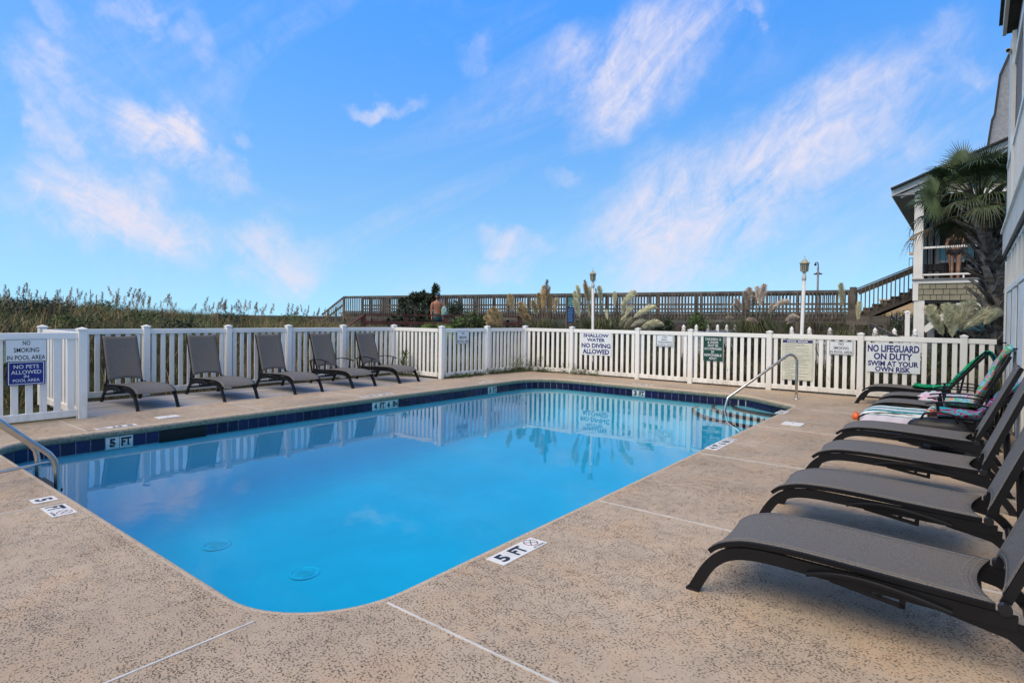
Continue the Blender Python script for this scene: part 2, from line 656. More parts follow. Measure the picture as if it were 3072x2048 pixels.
def mat_stripe():
    t = NT('towel_stripes')
    sp = t.n('ShaderNodeSeparateXYZ')
    tc = t.n('ShaderNodeTexCoord')
    t.L.new(tc.outputs['Object'], sp.inputs[0])
    wob = t.noise(t.coord('Object'), 9, 3)
    ad = t.n('ShaderNodeMath', operation='MULTIPLY_ADD')
    t.L.new(wob, ad.inputs[0])
    ad.inputs[1].default_value = .05
    yz = t.n('ShaderNodeMath', operation='ADD')
    t.L.new(sp.outputs[1], yz.inputs[0])
    t.L.new(sp.outputs[2], yz.inputs[1])
    t.L.new(yz.outputs[0], ad.inputs[2])
    sn = t.n('ShaderNodeMath', operation='SINE')
    ml = t.n('ShaderNodeMath', operation='MULTIPLY')
    t.L.new(ad.outputs[0], ml.inputs[0])
    ml.inputs[1].default_value = 62
    t.L.new(ml.outputs[0], sn.inputs[0])
    c = t.mix(t.rng(sn.outputs[0], -.05, .05), (.008, .20, .25), (.72, .76, .78))
    side = t.rng(ad.outputs[0], -.31, -.32)
    c = t.mix(side, c, (.62, .60, .70))
    M['towel_stripe'] = t.fin(c, .9, t.bump(t.noise(t.coord('Object'), 300, 2), .4, .003), 0, .1)


mat_stripe()


# ------------------------------------------------------------------ mesh helpers
def unit(v):
    v = Vector(v)
    return v.normalized() if v.length > 1e-9 else Vector((0, 0, 1))


class MB:
    def __init__(s):
        s.v, s.f = [], []

    def add(s, vs, fs):
        k = len(s.v)
        s.v += [tuple(v) for v in vs]
        s.f += [tuple(i + k for i in f) for f in fs]
        return s

    def box(s, x0, x1, y0, y1, z0, z1):
        return s.add([(x0, y0, z0), (x1, y0, z0), (x1, y1, z0), (x0, y1, z0), (x0, y0, z1), (x1, y0, z1), (x1, y1, z1), (x0, y1, z1)],
                     [(0, 3, 2, 1), (4, 5, 6, 7), (0, 1, 5, 4), (1, 2, 6, 5), (2, 3, 7, 6), (3, 0, 4, 7)])

    def bar(s, p, q, w, h, up=(0, 0, 1)):
        p, q = Vector(p), Vector(q)
        d = unit(q - p)
        a = unit(d.cross(Vector(up)))
        b = a.cross(d)
        a, b = a * (w / 2), b * (h / 2)
        vs = [p - a - b, p + a - b, p + a + b, p - a + b, q - a - b, q + a - b, q + a + b, q - a + b]
        return s.add(vs, [(0, 1, 2, 3), (7, 6, 5, 4), (0, 4, 5, 1), (1, 5, 6, 2), (2, 6, 7, 3), (3, 7, 4, 0)])

    def sweep(s, path, prof, up=(0, 0, 1), closed=False, caps=True, scale=None):
        """prof: (side, up) offsets; side = dir x up"""
        P = [Vector(p) for p in path]
        n, k = len(P), len(prof)
        base = len(s.v)
        U = Vector(up)
        for i, p in enumerate(P):
            if closed:
                d = P[(i + 1) % n] - P[i - 1]
            else:
                d = P[min(i + 1, n - 1)] - P[max(i - 1, 0)]
            d = unit(d)
            a = unit(d.cross(U))
            b = a.cross(d)
            sc = 1 if scale is None else scale[i]
            for (x, y) in prof:
                s.v.append(tuple(p + a * x * sc + b * y * sc))
        m = n if closed else n - 1
        for i in range(m):
            for j in range(k):
                a, b = base + i * k + j, base + i * k + (j + 1) % k
                c, d = base + ((i + 1) % n) * k + (j + 1) % k, base + ((i + 1) % n) * k + j
                s.f.append((a, b, c, d))
        if caps and not closed:
            s.f.append(tuple(base + j for j in range(k))[::-1])
            s.f.append(tuple(base + (n - 1) * k + j for j in range(k)))
        return s

    def tube(s, path, r, n=8, closed=False):
        P = [Vector(p) for p in path]
        rs = r if isinstance(r, (list, tuple)) else [r] * len(P)
        base = len(s.v)
        nn = len(P)
        t0 = unit(P[1] - P[0])
        a = unit(t0.cross(Vector((0, 0, 1)) if abs(t0.z) < .9 else Vector((1, 0, 0))))
        for i, p in enumerate(P):
            d = unit((P[(i + 1) % nn] if closed or i < nn - 1 else P[i]) - (P[i - 1] if closed or i > 0 else P[i]))
            a = unit(a - d * a.dot(d))
            b = d.cross(a)
            for j in range(n):
                th = 2 * math.pi * j / n
                s.v.append(tuple(p + (a * math.cos(th) + b * math.sin(th)) * rs[i]))
        for i in range(nn if closed else nn - 1):
            for j in range(n):
                i2 = (i + 1) % nn
                s.f.append((base + i * n + j, base + i * n + (j + 1) % n, base + i2 * n + (j + 1) % n, base + i2 * n + j))
        if not closed:
            s.f.append(tuple(base + j for j in range(n))[::-1])
            s.f.append(tuple(base + (nn - 1) * n + j for j in range(n)))
        return s

    def lathe(s, prof, n=16, c=(0, 0, 0)):
        base = len(s.v)
        for (r, z) in prof:
            for j in range(n):
                th = 2 * math.pi * j / n
                s.v.append((c[0] + r * math.cos(th), c[1] + r * math.sin(th), c[2] + z))
        for i in range(len(prof) - 1):
            for j in range(n):
                s.f.append((base + i * n + j, base + i * n + (j + 1) % n, base + (i + 1) * n + (j + 1) % n, base + (i + 1) * n + j))
        s.f.append(tuple(base + j for j in range(n))[::-1])
        s.f.append(tuple(base + (len(prof) - 1) * n + j for j in range(n)))
        return s

    def prism(s, poly, z0, z1):
        n = len(poly)
        return s.add([(x, y, z0) for x, y in poly] + [(x, y, z1) for x, y in poly],
                     [tuple(range(n))[::-1], tuple(range(n, 2 * n))] + [(i, (i + 1) % n, n + (i + 1) % n, n + i) for i in range(n)])

    def cbox(s, w, d, h, c=.004, z=0.):
        """upright bar with chamfered corners"""
        a, b = w / 2, d / 2
        return s.prism([(-a + c, -b), (a - c, -b), (a, -b + c), (a, b - c), (a - c, b), (-a + c, b), (-a, b - c), (-a, -b + c)], z, z + h)

    def grid(s, fn, nu, nv):
        base = len(s.v)
        for i in range(nu + 1):
            for j in range(nv + 1):
                s.v.append(tuple(fn(i / nu, j / nv)))
        for i in range(nu):
            for j in range(nv):
                a = base + i * (nv + 1) + j
                s.f.append((a, a + nv + 1, a + nv + 2, a + 1))
        return s

    def mesh(s, name, smooth=False):
        me = bpy.data.meshes.new(name)
        me.from_pydata(s.v, [], s.f)
        if smooth:
            for p in me.polygons:
                p.use_smooth = True
        me.update()
        return me

    def build(s, name, mat, parent=None, smooth=False, rel=True, thick=0., bevel=0.):
        if parent is not None and rel:
            l = parent.location
            par = parent.parent
            o_ = Vector(l)
            while par is not None:
                o_ = o_ + par.location
                par = par.parent
            s.v = [(x - o_.x, y - o_.y, z - o_.z) for x, y, z in s.v]
        return put(name, s.mesh(name, smooth), mat, parent, thick=thick, bevel=bevel)


def put(name, me, mat, parent=None, loc=None, rot=None, scale=None, thick=0., bevel=0.):
    o = bpy.data.objects.new(name, me)
    COL.objects.link(o)
    if mat is not None and not me.materials:
        me.materials.append(M[mat])
    if parent is not None:
        o.parent = parent
    if loc is not None:
        o.location = loc
    if rot is not None:
        o.rotation_euler = rot
    if scale is not None:
        o.scale = scale
    if thick:
        m = o.modifiers.new('thickness', 'SOLIDIFY')
        m.thickness = thick
        m.offset = 0
    if bevel:
        m = o.modifiers.new('bevel', 'BEVEL')
        m.width = bevel
        m.segments = 2
        m.limit_method = 'ANGLE'
    return o


def tag(o, label=None, cat=None, group=None, kind=None):
    for k, v in (('label', label), ('category', cat), ('group', group), ('kind', kind)):
        if v:
            o[k] = v
    return o


def thing(name, label, cat, loc=(0, 0, 0), rz=0., group=None):
    o = bpy.data.objects.new(name, None)
    COL.objects.link(o)
    o.location = loc
    o.rotation_euler = (0, 0, rz)
    o.empty_display_size = .1
    return tag(o, label, cat, group)


def copy_tree(o, parent=None):
    c = o.copy()
    COL.objects.link(c)
    c.parent = parent
    for ch in list(o.children):
        copy_tree(ch, c)
    return c


def hair_noise(p, s=1., seed=0.):
    return mnoise.noise(Vector(p) * s + Vector((seed, seed * 1.3, seed * .7)))


def smoothstep(a, b, x):
    t = max(0., min(1., (x - a) / (b - a)))
    return t * t * (3 - 2 * t)


# text -----------------------------------------------------------------
_txt = {}


def text_mesh(body, w=None, h=None, bold=.02, spacing=1., mono=False):
    cu = bpy.data.curves.new('lettering', 'FONT')
    cu.body = body
    cu.offset = bold
    cu.resolution_u = 3
    cu.space_character = spacing
    cu.fill_mode = 'FRONT'
    o = bpy.data.objects.new('lettering', cu)
    COL.objects.link(o)
    dg = bpy.context.evaluated_depsgraph_get()
    me = bpy.data.meshes.new_from_object(o.evaluated_get(dg))
    bpy.data.objects.remove(o, do_unlink=True)
    xs = [v.co.x for v in me.vertices]
    ys = [v.co.y for v in me.vertices]
    x0, x1, y0, y1 = min(xs), max(xs), min(ys), max(ys)
    sx = (w / (x1 - x0)) if w else None
    sy = (h / (y1 - y0)) if h else None
    sx = sx or sy
    sy = sy or sx
    vs = [((v.co.x - (x0 + x1) / 2) * sx, (v.co.y - (y0 + y1) / 2) * sy) for v in me.vertices]
    fs = [tuple(p.vertices) for p in me.polygons]
    bpy.data.meshes.remove(me)
    return vs, fs


def put_text(mb, body, cx, cz, w, h, mode='wall', off=-.0035, bold=.02, frame=None):
    vs, fs = text_mesh(body, w, h, bold)
    if mode == 'wall':
        mb.add([(cx + x, off, cz + y) for x, y in vs], fs)
    else:
        o, u, v = frame
        mb.add([o + u * (cx + x) + v * (cz + y) for x, y in vs], fs)


# ================================================================== SETTING
# ---- pool outline (lip of the coping)
def rounded(corners):
    pts = []
    n = len(corners)
    for i, (x, y, r) in enumerate(corners):
        p = Vector((x, y))
        a = (Vector(corners[i - 1][:2]) - p).normalized()
        b = (Vector(corners[(i + 1) % n][:2]) - p).normalized()
        ang = a.angle(b)
        t = r / math.tan(ang / 2)
        p0, p1 = p + a * t, p + b * t
        c = p + (a + b).normalized() * (r / math.sin(ang / 2))
        v0, v1 = p0 - c, p1 - c
        th0 = math.atan2(v0.y, v0.x)
        d = (math.atan2(v1.y, v1.x) - th0 + math.pi) % (2 * math.pi) - math.pi
        k = max(4, int(abs(d) * r / .06))
        for j in range(k + 1):
            th = th0 + d * j / k
            pts.append(c + Vector((math.cos(th), math.sin(th))) * r)
    return pts


LIP = rounded([(-8.40, 1.47, .5), (-2.36, 1.47, .6), (-2.36, 10.93, .25), (-3.45, 11.80, .4), (-8.40, 11.80, .85)])
_out = []
for i, p in enumerate(LIP):          # resample the straights
    q = LIP[(i + 1) % len(LIP)]
    k = max(1, int((q - p).length / .12))
    for j in range(k):
        _out.append(p.lerp(q, j / k))
LIP = _out


def offset(pts, o):
    res = []
    n = len(pts)
    for i, p in enumerate(pts):
        d = (pts[(i + 1) % n] - pts[i - 1]).normalized()
        res.append(p + Vector((d.y, -d.x)) * o)      # outline runs counter-clockwise: outward is to the right
    return res


def sheet_with_hole(name, outer, inner, z, mat):
    bm = bmesh.new()
    es = []
    for loop in (outer, inner):
        vs = [bm.verts.new((p[0], p[1], z)) for p in loop]
        for i in range(len(vs)):
            es.append(bm.edges.new((vs[i], vs[(i + 1) % len(vs)])))
    bmesh.ops.triangle_fill(bm, use_beauty=True, use_dissolve=False, edges=es)
    bmesh.ops.recalc_face_normals(bm, faces=bm.faces)
    if sum(f.normal.z for f in bm.faces) < 0:
        bmesh.ops.reverse_faces(bm, faces=bm.faces)
    me = bpy.data.meshes.new(name)
    bm.to_mesh(me)
    bm.free()
    return put(name, me, mat)


ground = tag(sheet_with_hole('ground', [(-3000, -3000), (3000, -3000), (3000, 3000), (-3000, 3000)],
                             [(-9.0, -3.0), (0, -3.0), (0, 12.9), (-9.0, 12.9)], -.06, 'sand_ground'), kind='structure')
deck = tag(sheet_with_hole('pool_deck', [(-9.68, -4.5), (4.0, -4.5), (4.0, 13.22), (-9.70, 13.22)], offset(LIP, .05), 0., 'deck'), kind='structure')
_e = MB()
_e.box(-9.68, -9.60, -4.5, 13.2, -.2, -.002)
_e.box(-9.6, 4.0, 13.14, 13.215, -.2, -.002)
_e.build('deck_edge', 'deck', deck)


def ring(mb, prof, closed_prof=False):
    n = len(LIP)
    loops = [offset(LIP, o) for o, z in prof]
    base = len(mb.v)
    for (o, z), lp in zip(prof, loops):
        mb.v += [(p.x, p.y, z) for p in lp]
    for i in range(len(prof) - 1):
        for j in range(n):
            a, b = base + i * n + j, base + i * n + (j + 1) % n
            mb.f.append((a, b, b + n, a + n))
    return mb


ring(MB(), [(.06, -.1005), (.020, -.096), (.006, -.084), (0., -.066), (0., -.036), (.005, -.016), (.017, -.005), (.034, -.0008), (.052, .0003)]).build('coping', 'coping', deck, smooth=True)

# expansion joints: white plastic strips in the deck
JW = .0115


def strip(p, q, w=JW):
    mb = MB()
    mb.bar((p[0], p[1], .001), (q[0], q[1], .001), w, .006)
    mb.build('joint_strip', 'joint_white', deck)


for y in (1.93, 4.09, 6.27, 8.45, 10.6):
    strip((-2.30, y), (3.9, y), JW if y < 9 else .010)
for x in (-2.64, -5.44):
    strip((x, 1.41), (x, -4.4))
for y in (2.4, 4.66, 6.6, 8.3, 10.4):
    strip((-9.62, y), (-8.50, y), .010)
for x in (-7.4, -5.2, -3.4):
    strip((x, 11.92), (x, 13.1), .010)

# pool shell
pool = thing('pool', 'tan-coped swimming pool with blue waterline tiles', 'pool', (-5.4, 6.6, 0))
tag(pool, kind='structure')
del pool['category']
del pool['label']


def floor_z(x, y):
    return -1.55 + .60 * (y - 1.5) / 10.3


mb = MB()
wall = offset(LIP, .052)
n = len(wall)
mb.v += [(p.x, p.y, -.07) for p in wall]
CR = .38
for k in range(7):
    th = R(15 * k)
    lp = offset(LIP, .052 - CR * (1 - math.cos(th)))
    mb.v += [(p.x, p.y, floor_z(p.x, p.y) + CR * (1 - math.sin(th))) for p in lp]
for k in range(7):
    for j in range(n):
        a, b = k * n + j, k * n + (j + 1) % n
        mb.f.append((a, b, b + n, a + n))
mb.f.append(tuple(7 * n + j for j in range(n)))
mb.build('pool_shell', 'plaster', pool, smooth=True)
ring(MB(), [(.050, -.098), (.050, -.270)]).build('grout_band', 'grout', pool)

# waterline tiles, one by one
TP = offset(LIP, .046)
per = [0.]
for i in range(n):
    per.append(per[-1] + (TP[(i + 1) % n] - TP[i]).length)


def along(s):
    s = s % per[-1]
    lo, hi = 0, n
    while hi - lo > 1:
        m = (lo + hi) // 2
        if per[m] <= s:
            lo = m
        else:
            hi = m
    a, b = TP[lo % n], TP[(lo + 1) % n]
    f = (s - per[lo]) / max(1e-6, per[lo + 1] - per[lo])
    d = (b - a).normalized()
    return a.lerp(b, f), d


TW = .1524
tile_me = MB().box(-.0712, .0712, -.004, .005, -.0725, .0725).mesh('tile')
marks = {}
for (tx, ty), s in {(-8.36, 2.61): '5', (-8.36, 2.77): 'FT', (-8.36, 6.71): '4', (-8.36, 6.865): 'FT', (-8.36, 7.02): '6', (-8.36, 7.175): 'IN',
                    (-8.36, 9.93): '3', (-8.36, 10.08): 'FT', (-5.82, 11.85): '3', (-5.67, 11.85): 'FT'}.items():
    marks[(tx, ty)] = s
nt_ = int(per[-1] / TW)
TW2 = per[-1] / nt_
tiles = []
for i in range(nt_):
    p, d = along((i + .5) * TW2)
    tiles.append((p, d))
used = {}
for (tx, ty), s in marks.items():
    j = min((k for k in range(nt_) if k not in used), key=lambda k: (tiles[k][0] - Vector((tx, ty))).length)
    used[j] = s
skim = [k for k in range(nt_) if abs(tiles[k][0].x + 8.36) < .1 and 3.16 < tiles[k][0].y < 3.76]
for k, (p, d) in enumerate(tiles):
    if k in skim:
        continue
    if p.x > -2.6 and p.y < 10.6 and p.y > 1.9:
        pass
    ang = math.atan2(d.y, d.x)
    loc = Vector((p.x, p.y, -.1765)) - pool.location
    me = tile_me
    if k in used:
        me = MB().box(-.0712, .0712, -.004, .005, -.0725, .0725).mesh('depth_tile')
        o = put('depth_tile', me, 'tile_white', pool, loc, (0, 0, ang))
        tb = MB()
        s = used[k]
        # seen from inside the pool: the left hand runs along -d
        put_text(tb, s, 0, .002, .07 if len(s) == 1 else .115, .105, off=0, bold=.05)
        tb.v = [(-x, .0064, z) for x, y, z in tb.v]
        put('lettering', tb.mesh('lettering'), 'ink_black', o)
    else:
        put('tile', me, 'tile_blue', pool, loc, (0, 0, ang))
# skimmer mouth in the left wall
sk = MB()
ys = [tiles[k][0].y for k in skim]
y0, y1 = min(ys) - .074, max(ys) + .074
sk.box(-8.75, -8.43, y0, y1, -.262, -.252).box(-8.75, -8.43, y0, y1, -.110, -.102).box(-8.76, -8.75, y0, y1, -.262, -.102)
sk.box(-8.45, -8.437, y0, y1, -.253, -.109)
sk.build('skimmer_mouth', 'black_void', pool)

# corner steps with tiled nosings
def arc_step(r0x, r0y, z, k):
    pts = []
    for i in range(25):
        th = R(180 + 90 * i / 24)
        pts.append((-2.30 + r0x * math.cos(th), 11.86 + r0y * math.sin(th)))
    mb = MB()
    mb.prism([(-2.30, 11.86)] + pts, -1.6, z)
    mb.build('step', 'plaster', pool)
    nb = MB()
    nb.sweep([(x, y, z + .003) for x, y in pts], [(-.05, -.05), (.012, -.05), (.012, .006), (-.05, .006)])
    nb.build('step_nosing', 'step_tile', pool)


arc_step(2.12, 1.66, -.33, 0)
arc_step(1.76, 1.20, -.27, 1)
arc_step(1.38, .80, -.225, 2)

# floor drains
for i, p in enumerate((Vector((-7.35, 3.45, 0)), gd(915, 1729, -1.46))):
    FZ = floor_z(p.x, p.y)
    d = MB()
    d.lathe([(.165, 0), (.165, .008), (.15, .012), (.14, .004)], 28, (p.x, p.y, FZ + .002))
    for k in range(-4, 5):
        w = math.sqrt(max(0, .10 ** 2 - (k * .024) ** 2))
        d.box(p.x - w, p.x + w, p.y + k * .024 - .006, p.y + k * .024 + .006, FZ + .006, FZ + .014)
    d.build('floor_drain', 'drain_white', pool)

# water: a closed body reaching a little into the shell
wl = offset(LIP, .10)
mb = MB()
mb.prism([(p.x, p.y) for p in wl], -1.75, -.180)
water = tag(mb.build('water', 'water'), kind='structure')


# ---- fences
PICK = MB().cbox(.076, .022, .962, .003).mesh('picket')
POST = MB().cbox(.106, .106, 1.215, .006).mesh('post')
CAP = MB().add([(-.062, -.062, 0), (.062, -.062, 0), (.062, .062, 0), (-.062, .062, 0), (-.062, -.062, .018), (.062, -.062, .018), (.062, .062, .018), (-.062, .062, .018), (0, 0, .044)],
               [(0, 3, 2, 1), (0, 1, 5, 4), (1, 2, 6, 5), (2, 3, 7, 6), (3, 0, 4, 7), (4, 5, 8), (5, 6, 8), (6, 7, 8), (7, 4, 8)]).mesh('post_cap')
for _m in (PICK, POST, CAP):
    _m.materials.append(M['vinyl_fence'])


def fence(name, label, pts, posts=None, gate=None, pitch=.1455):
    f = thing(name, label, 'fence', (pts[0][0], pts[0][1], 0))
    O = Vector(f.location)
    for i, p in enumerate(pts):
        if posts is not None and not posts[i]:
            continue
        d = Vector(pts[min(i + 1, len(pts) - 1)]) - Vector(pts[max(0, i - 1)])
        po = put('post', POST, None, f, Vector((p[0], p[1], 0)) - O, (0, 0, math.atan2(d.y, d.x) if len(pts) == 2 else 0))
        put('post_cap', CAP, None, po, (0, 0, 1.213))
    for i in range(len(pts) - 1):
        a, b = Vector((*pts[i], 0)), Vector((*pts[i + 1], 0))
        d = (b - a)
        Ln = d.length
        d = d / Ln
        ang = math.atan2(d.y, d.x)
        a2, b2 = a + d * .054, b - d * .054
        for z0, h in ((1.095, .088), (.035, .098)):
            rb = MB()
            k = .005
            rb.sweep([a2 + Vector((0, 0, z0 + h / 2)), b2 + Vector((0, 0, z0 + h / 2))],
                     [(-.025 + k, -h / 2), (.025 - k, -h / 2), (.025, -h / 2 + k), (.025, h / 2 - k), (.025 - k, h / 2), (-.025 + k, h / 2), (-.025, h / 2 - k), (-.025, -h / 2 + k)])
            rb.build('top_rail' if z0 > 1 else 'bottom_rail', 'vinyl_fence', f)
        inner = Ln - .106
        m = max(1, int(round(inner / pitch)))
        for k in range(m):
            t = .053 + inner * (k + .5) / m
            p = a + d * t
            put('picket', PICK, None, f, Vector((p.x, p.y, .1335)) - O, (0, 0, ang))
    return f


FY = 13.08
fence('back_fence', 'long white vinyl picket fence with the pool signs along the far end', [(-9.66, 12.90), (-8.24, 13.06), (-6.36, FY), (-5.04, FY), (-3.33, FY), (-1.66, FY), (-.08, FY), (.42, FY)], [0, 1, 1, 1, 1, 1, 1, 0])
fence('side_fence', 'short white picket fence by the pool corner with the small no smoking sign', [(-9.78, 9.78), (-9.75, 11.39), (-9.66, 12.90)])
fence('return_fence', 'white picket fence section closing the far end of the grey deck', [(-11.5, 9.80), (-9.835, 9.78)], [0, 0])
fence('lounge_fence', 'white picket fence behind the five loungers on the grey deck', [(-11.5, 2.66), (-11.5, 4.13), (-11.5, 5.59), (-11.5, 6.88), (-11.5, 8.27), (-11.5, 9.80)])
fence('gate_fence', 'white picket fence panel at left carrying the no pets sign', [(-9.62, 2.66), (-9.64, .62), (-9.66, -1.4)], [1, 1, 1])
fence('return_fence', 'white picket return section seen through the left fence panel', [(-11.44, 2.66), (-9.68, 2.66)], [0, 0])

# ---- grey composite deck under the left loungers, board by board
cd = thing('lounge_deck', 'grey composite board deck', 'deck', (-10.6, 6.2, 0))
del cd['category']
del cd['label']
tag(cd, kind='structure')
x = -11.32
while x < -9.70:
    bmx = MB()
    j = rnd.uniform(-.001, .001)
    bmx.box(x, x + .132, 2.72, 9.74, -.03, -.003 + j)
    bmx.build('board', 'composite_board', cd)
    x += .138
MB().box(-11.32, -9.70, 2.72, 9.74, -.2, -.032).build('substructure', 'black_void', cd)


# ================================================================== LOUNGERS
RW = .565 / 2          # half distance between the side rails


def lounger(name, label, group, back=68.6, arms='down', x=0., y=0., rz=0., sub=True):
    t = thing(name, label, 'sun lounger', (x, y, 0), rz, group)
    pr = [(-.014, -.029), (.014, -.029), (.014, .029), (-.014, .029)]
    rail = [(.018, 0), (.05, .062), (.085, .125), (.125, .180), (.175, .222), (.235, .250), (.31, .266), (.42, .272), (.6, .268), (.9, .262), (1.18, .254), (1.34, .248)]
    rear = [(1.20, .236), (1.30, .215), (1.375, .165), (1.43, .095), (1.465, .045), (1.49, 0)]

    def fine(p):
        out = []
        for i in range(len(p) - 1):
            p0, p1, p2, p3 = p[max(i - 1, 0)], p[i], p[i + 1], p[min(i + 2, len(p) - 1)]
            for k in range(3):
                u = k / 3
                out.append(tuple(.5 * (2 * b + (c - a) * u + (2 * a - 5 * b + 4 * c - d) * u * u + (3 * b - a - 3 * c + d) * u ** 3) for a, b, c, d in zip(p0, p1, p2, p3)))
        out.append(p[-1])
        return out
    sl = fine([(.10, .238), (.155, .280), (.255, .314), (.36, .326), (.5, .330), (.69, .326), (.98, .314), (1.27, .302)])
    slf = [(a, b) for a, b in sl]
    for s in (-1, 1):
        m = MB()
        m.sweep([(a, s * RW, b) for a, b in fine(rail)], pr)
        m.build('side_rail', 'frame_black', t, rel=False)
        m = MB()
        m.sweep([(a, s * (RW - .004), b) for a, b in fine(rear)], [(-.013, -.026), (.013, -.026), (.013, .026), (-.013, .026)])
        m.build('rear_leg', 'frame_black', t, rel=False)
        m = MB()
        m.sweep([(a, s * (RW - .004), b - .004) for a, b in slf], [(-.012, -.017), (.012, -.017), (.014, .008), (-.014, .008)])
        m.build('sling_rail', 'frame_black', t, rel=False)
        for a in (.018, 1.49):
            m = MB()
            m.box(a - .034, a + .034, s * RW - .017, s * RW + .017, 0, .013)
            m.build('foot_cap', 'bolt_black', t, rel=False)
    # cross tubes
    for a, b in ((.30, .245), (1.22, .245), (1.40, .13)):
        m = MB()
        m.tube([(a, -RW + .012, b), (a, RW - .012, b)], .015, 8)
        m.build('cross_tube', 'frame_black', t, rel=False)
    # under-frame brackets
    for s in (-1, 1):
        for (a, b), (c, d) in (((.67, .240), (.965, .200)), ((1.10, .232), (1.36, .182))):
            m = MB()
            yy = s * (RW + .003)
            m.bar((a, yy, b), (c, yy, d), .006, .022)
            m.bar((c - .10, yy, d + .018), (c - .09, yy, .245), .006, .02, (1, 0, 0))
            m.bar((c - .012, yy, d - .008), (c - .008, yy, .25), .006, .024, (1, 0, 0))
            m.build('bracket', 'frame_black', t, rel=False)

    # seat sling
    def seat(u, v):
        k = u * (len(slf) - 1)
        i = min(int(k), len(slf) - 2)
        f = k - i
        a = slf[i][0] * (1 - f) + slf[i + 1][0] * f
        b = slf[i][1] * (1 - f) + slf[i + 1][1] * f
        w = (v - .5) * 2
        bow = 1 - w * w
        a -= .055 * bow * smoothstep(.55, 1, u)
        a += .012 * bow * (1 - smoothstep(0, .3, u))
        return (a, w * (RW - .006), b + .010 - .016 * bow + .004 * (1 - abs(w) ** 12) - .004)
    m = MB()
    m.grid(seat, 34, 12)
    st = m.build('seat_sling', 'fabric', t, True, rel=False, thick=.004)
    m = MB()
    for q in (.965, .985):
        m.tube([Vector(seat(q, v / 16)) + Vector((0, 0, .0035)) for v in range(17)], .0018, 4)
    for q in (.05, .95):
        m.tube([Vector(seat(u / 30, q)) + Vector((0, 0, .0035)) for u in range(31)], .0018, 4)
    m.build('seam', 'stitch', st, rel=False)
    # back
    ca, sa = math.cos(R(back)), math.sin(R(back))
    px, pz = 1.30, .302
    LB = .80

    def bk(s, nn, yy):
        return (px + ca * s + sa * -nn * -1 * -1, yy, pz + sa * s + ca * nn)
    for s in (-1, 1):
        m = MB()
        m.sweep([bk(a, 0, s * (RW - .035)) for a in (0, .2, .4, .6, LB)], [(-.018, -.011), (.018, -.011), (.018, .011), (-.018, .011)], up=(0, 1, 0))
        m.build('back_rail', 'frame_black', t, rel=False)
        m = MB()
        th = [Vector((px, s * (RW - .012), pz - .004)), Vector((px, s * (RW + .022), pz - .004))]
        m.tube(th, .024, 14)
        m.build('pivot', 'bolt_black', t, rel=False)
    m = MB()
    m.tube([bk(LB - .005, -.002, -RW + .03), bk(LB - .012, -.002, 0), bk(LB - .005, -.002, RW - .03)], .012, 8)
    m.build('top_tube', 'frame_black', t, rel=False)

    def bsl(u, v):
        w = (v - .5) * 2
        bow = 1 - w * w
        s = .035 + (LB - .02) * u
        s += .045 * bow * (1 - smoothstep(0, .35, u)) - .018 * bow * smoothstep(.7, 1, u)
        return bk(s, .022 - .020 * bow * math.sin(math.pi * min(1, u * .9 + .05)), w * (RW - .028))
    m = MB()
    m.grid(bsl, 16, 10)
    bs = m.build('back_sling', 'fabric', t, True, rel=False, thick=.004)
    m = MB()
    for q in (.05, .95):
        m.tube([Vector(bsl(u / 16, q)) + Vector((-sa, 0, ca)) * .003 for u in range(17)], .0018, 4)
    m.tube([Vector(bsl(.02, v / 12)) + Vector((-sa, 0, ca)) * .003 for v in range(13)], .0018, 4)
    m.build('seam', 'stitch', bs, rel=False)
    # prop behind the back
    if back > 25:
        m = MB()
        for s in (-1, 1):
            m.bar(bk(.34, -.02, s * (RW - .06)), (1.46 if back > 50 else 1.5, s * (RW - .05), .20), .012, .024)
        m.tube([bk(.34, -.02, -RW + .05), bk(.34, -.02, RW - .05)], .010, 6)
        m.build('back_prop', 'frame_black', t, rel=False)
    # arms
    for s in (-1, 1):
        if arms == 'down':
            m = MB()
            yy = s * (RW + .032)
            m.sweep([(a, yy, b) for a, b in fine([(.575, .248), (.66, .272), (.75, .284), (.87, .281), (1.0, .264), (1.13, .238)])], [(-.013, -.007), (.013, -.007), (.013, .005), (.006, .010), (-.006, .010), (-.013, .005)])
            m.build('folded_armrest', 'frame_black', t, rel=False)
        else:
            yy = s * (RW + .035)
            m = MB()
            m.sweep([(a, yy, b) for a, b in fine([(.80, .485), (.90, .505), (1.02, .520), (1.2, .525), (1.36, .505), (1.46, .475)])], [(-.020, -.007), (.020, -.007), (.020, .005), (.010, .009), (-.010, .009), (-.020, .005)])
            ar = m.build('armrest', 'frame_black', t, rel=False)
            for a, b in (((.915, .50), (.955, .23)), ((1.445, .475), (1.40, .22))):
                m = MB()
                m.bar((a[0], yy, a[1]), (b[0], s * (RW + .018), b[1]), .014, .028)
                m.build('arm_post', 'frame_black', ar, rel=False)
    return t


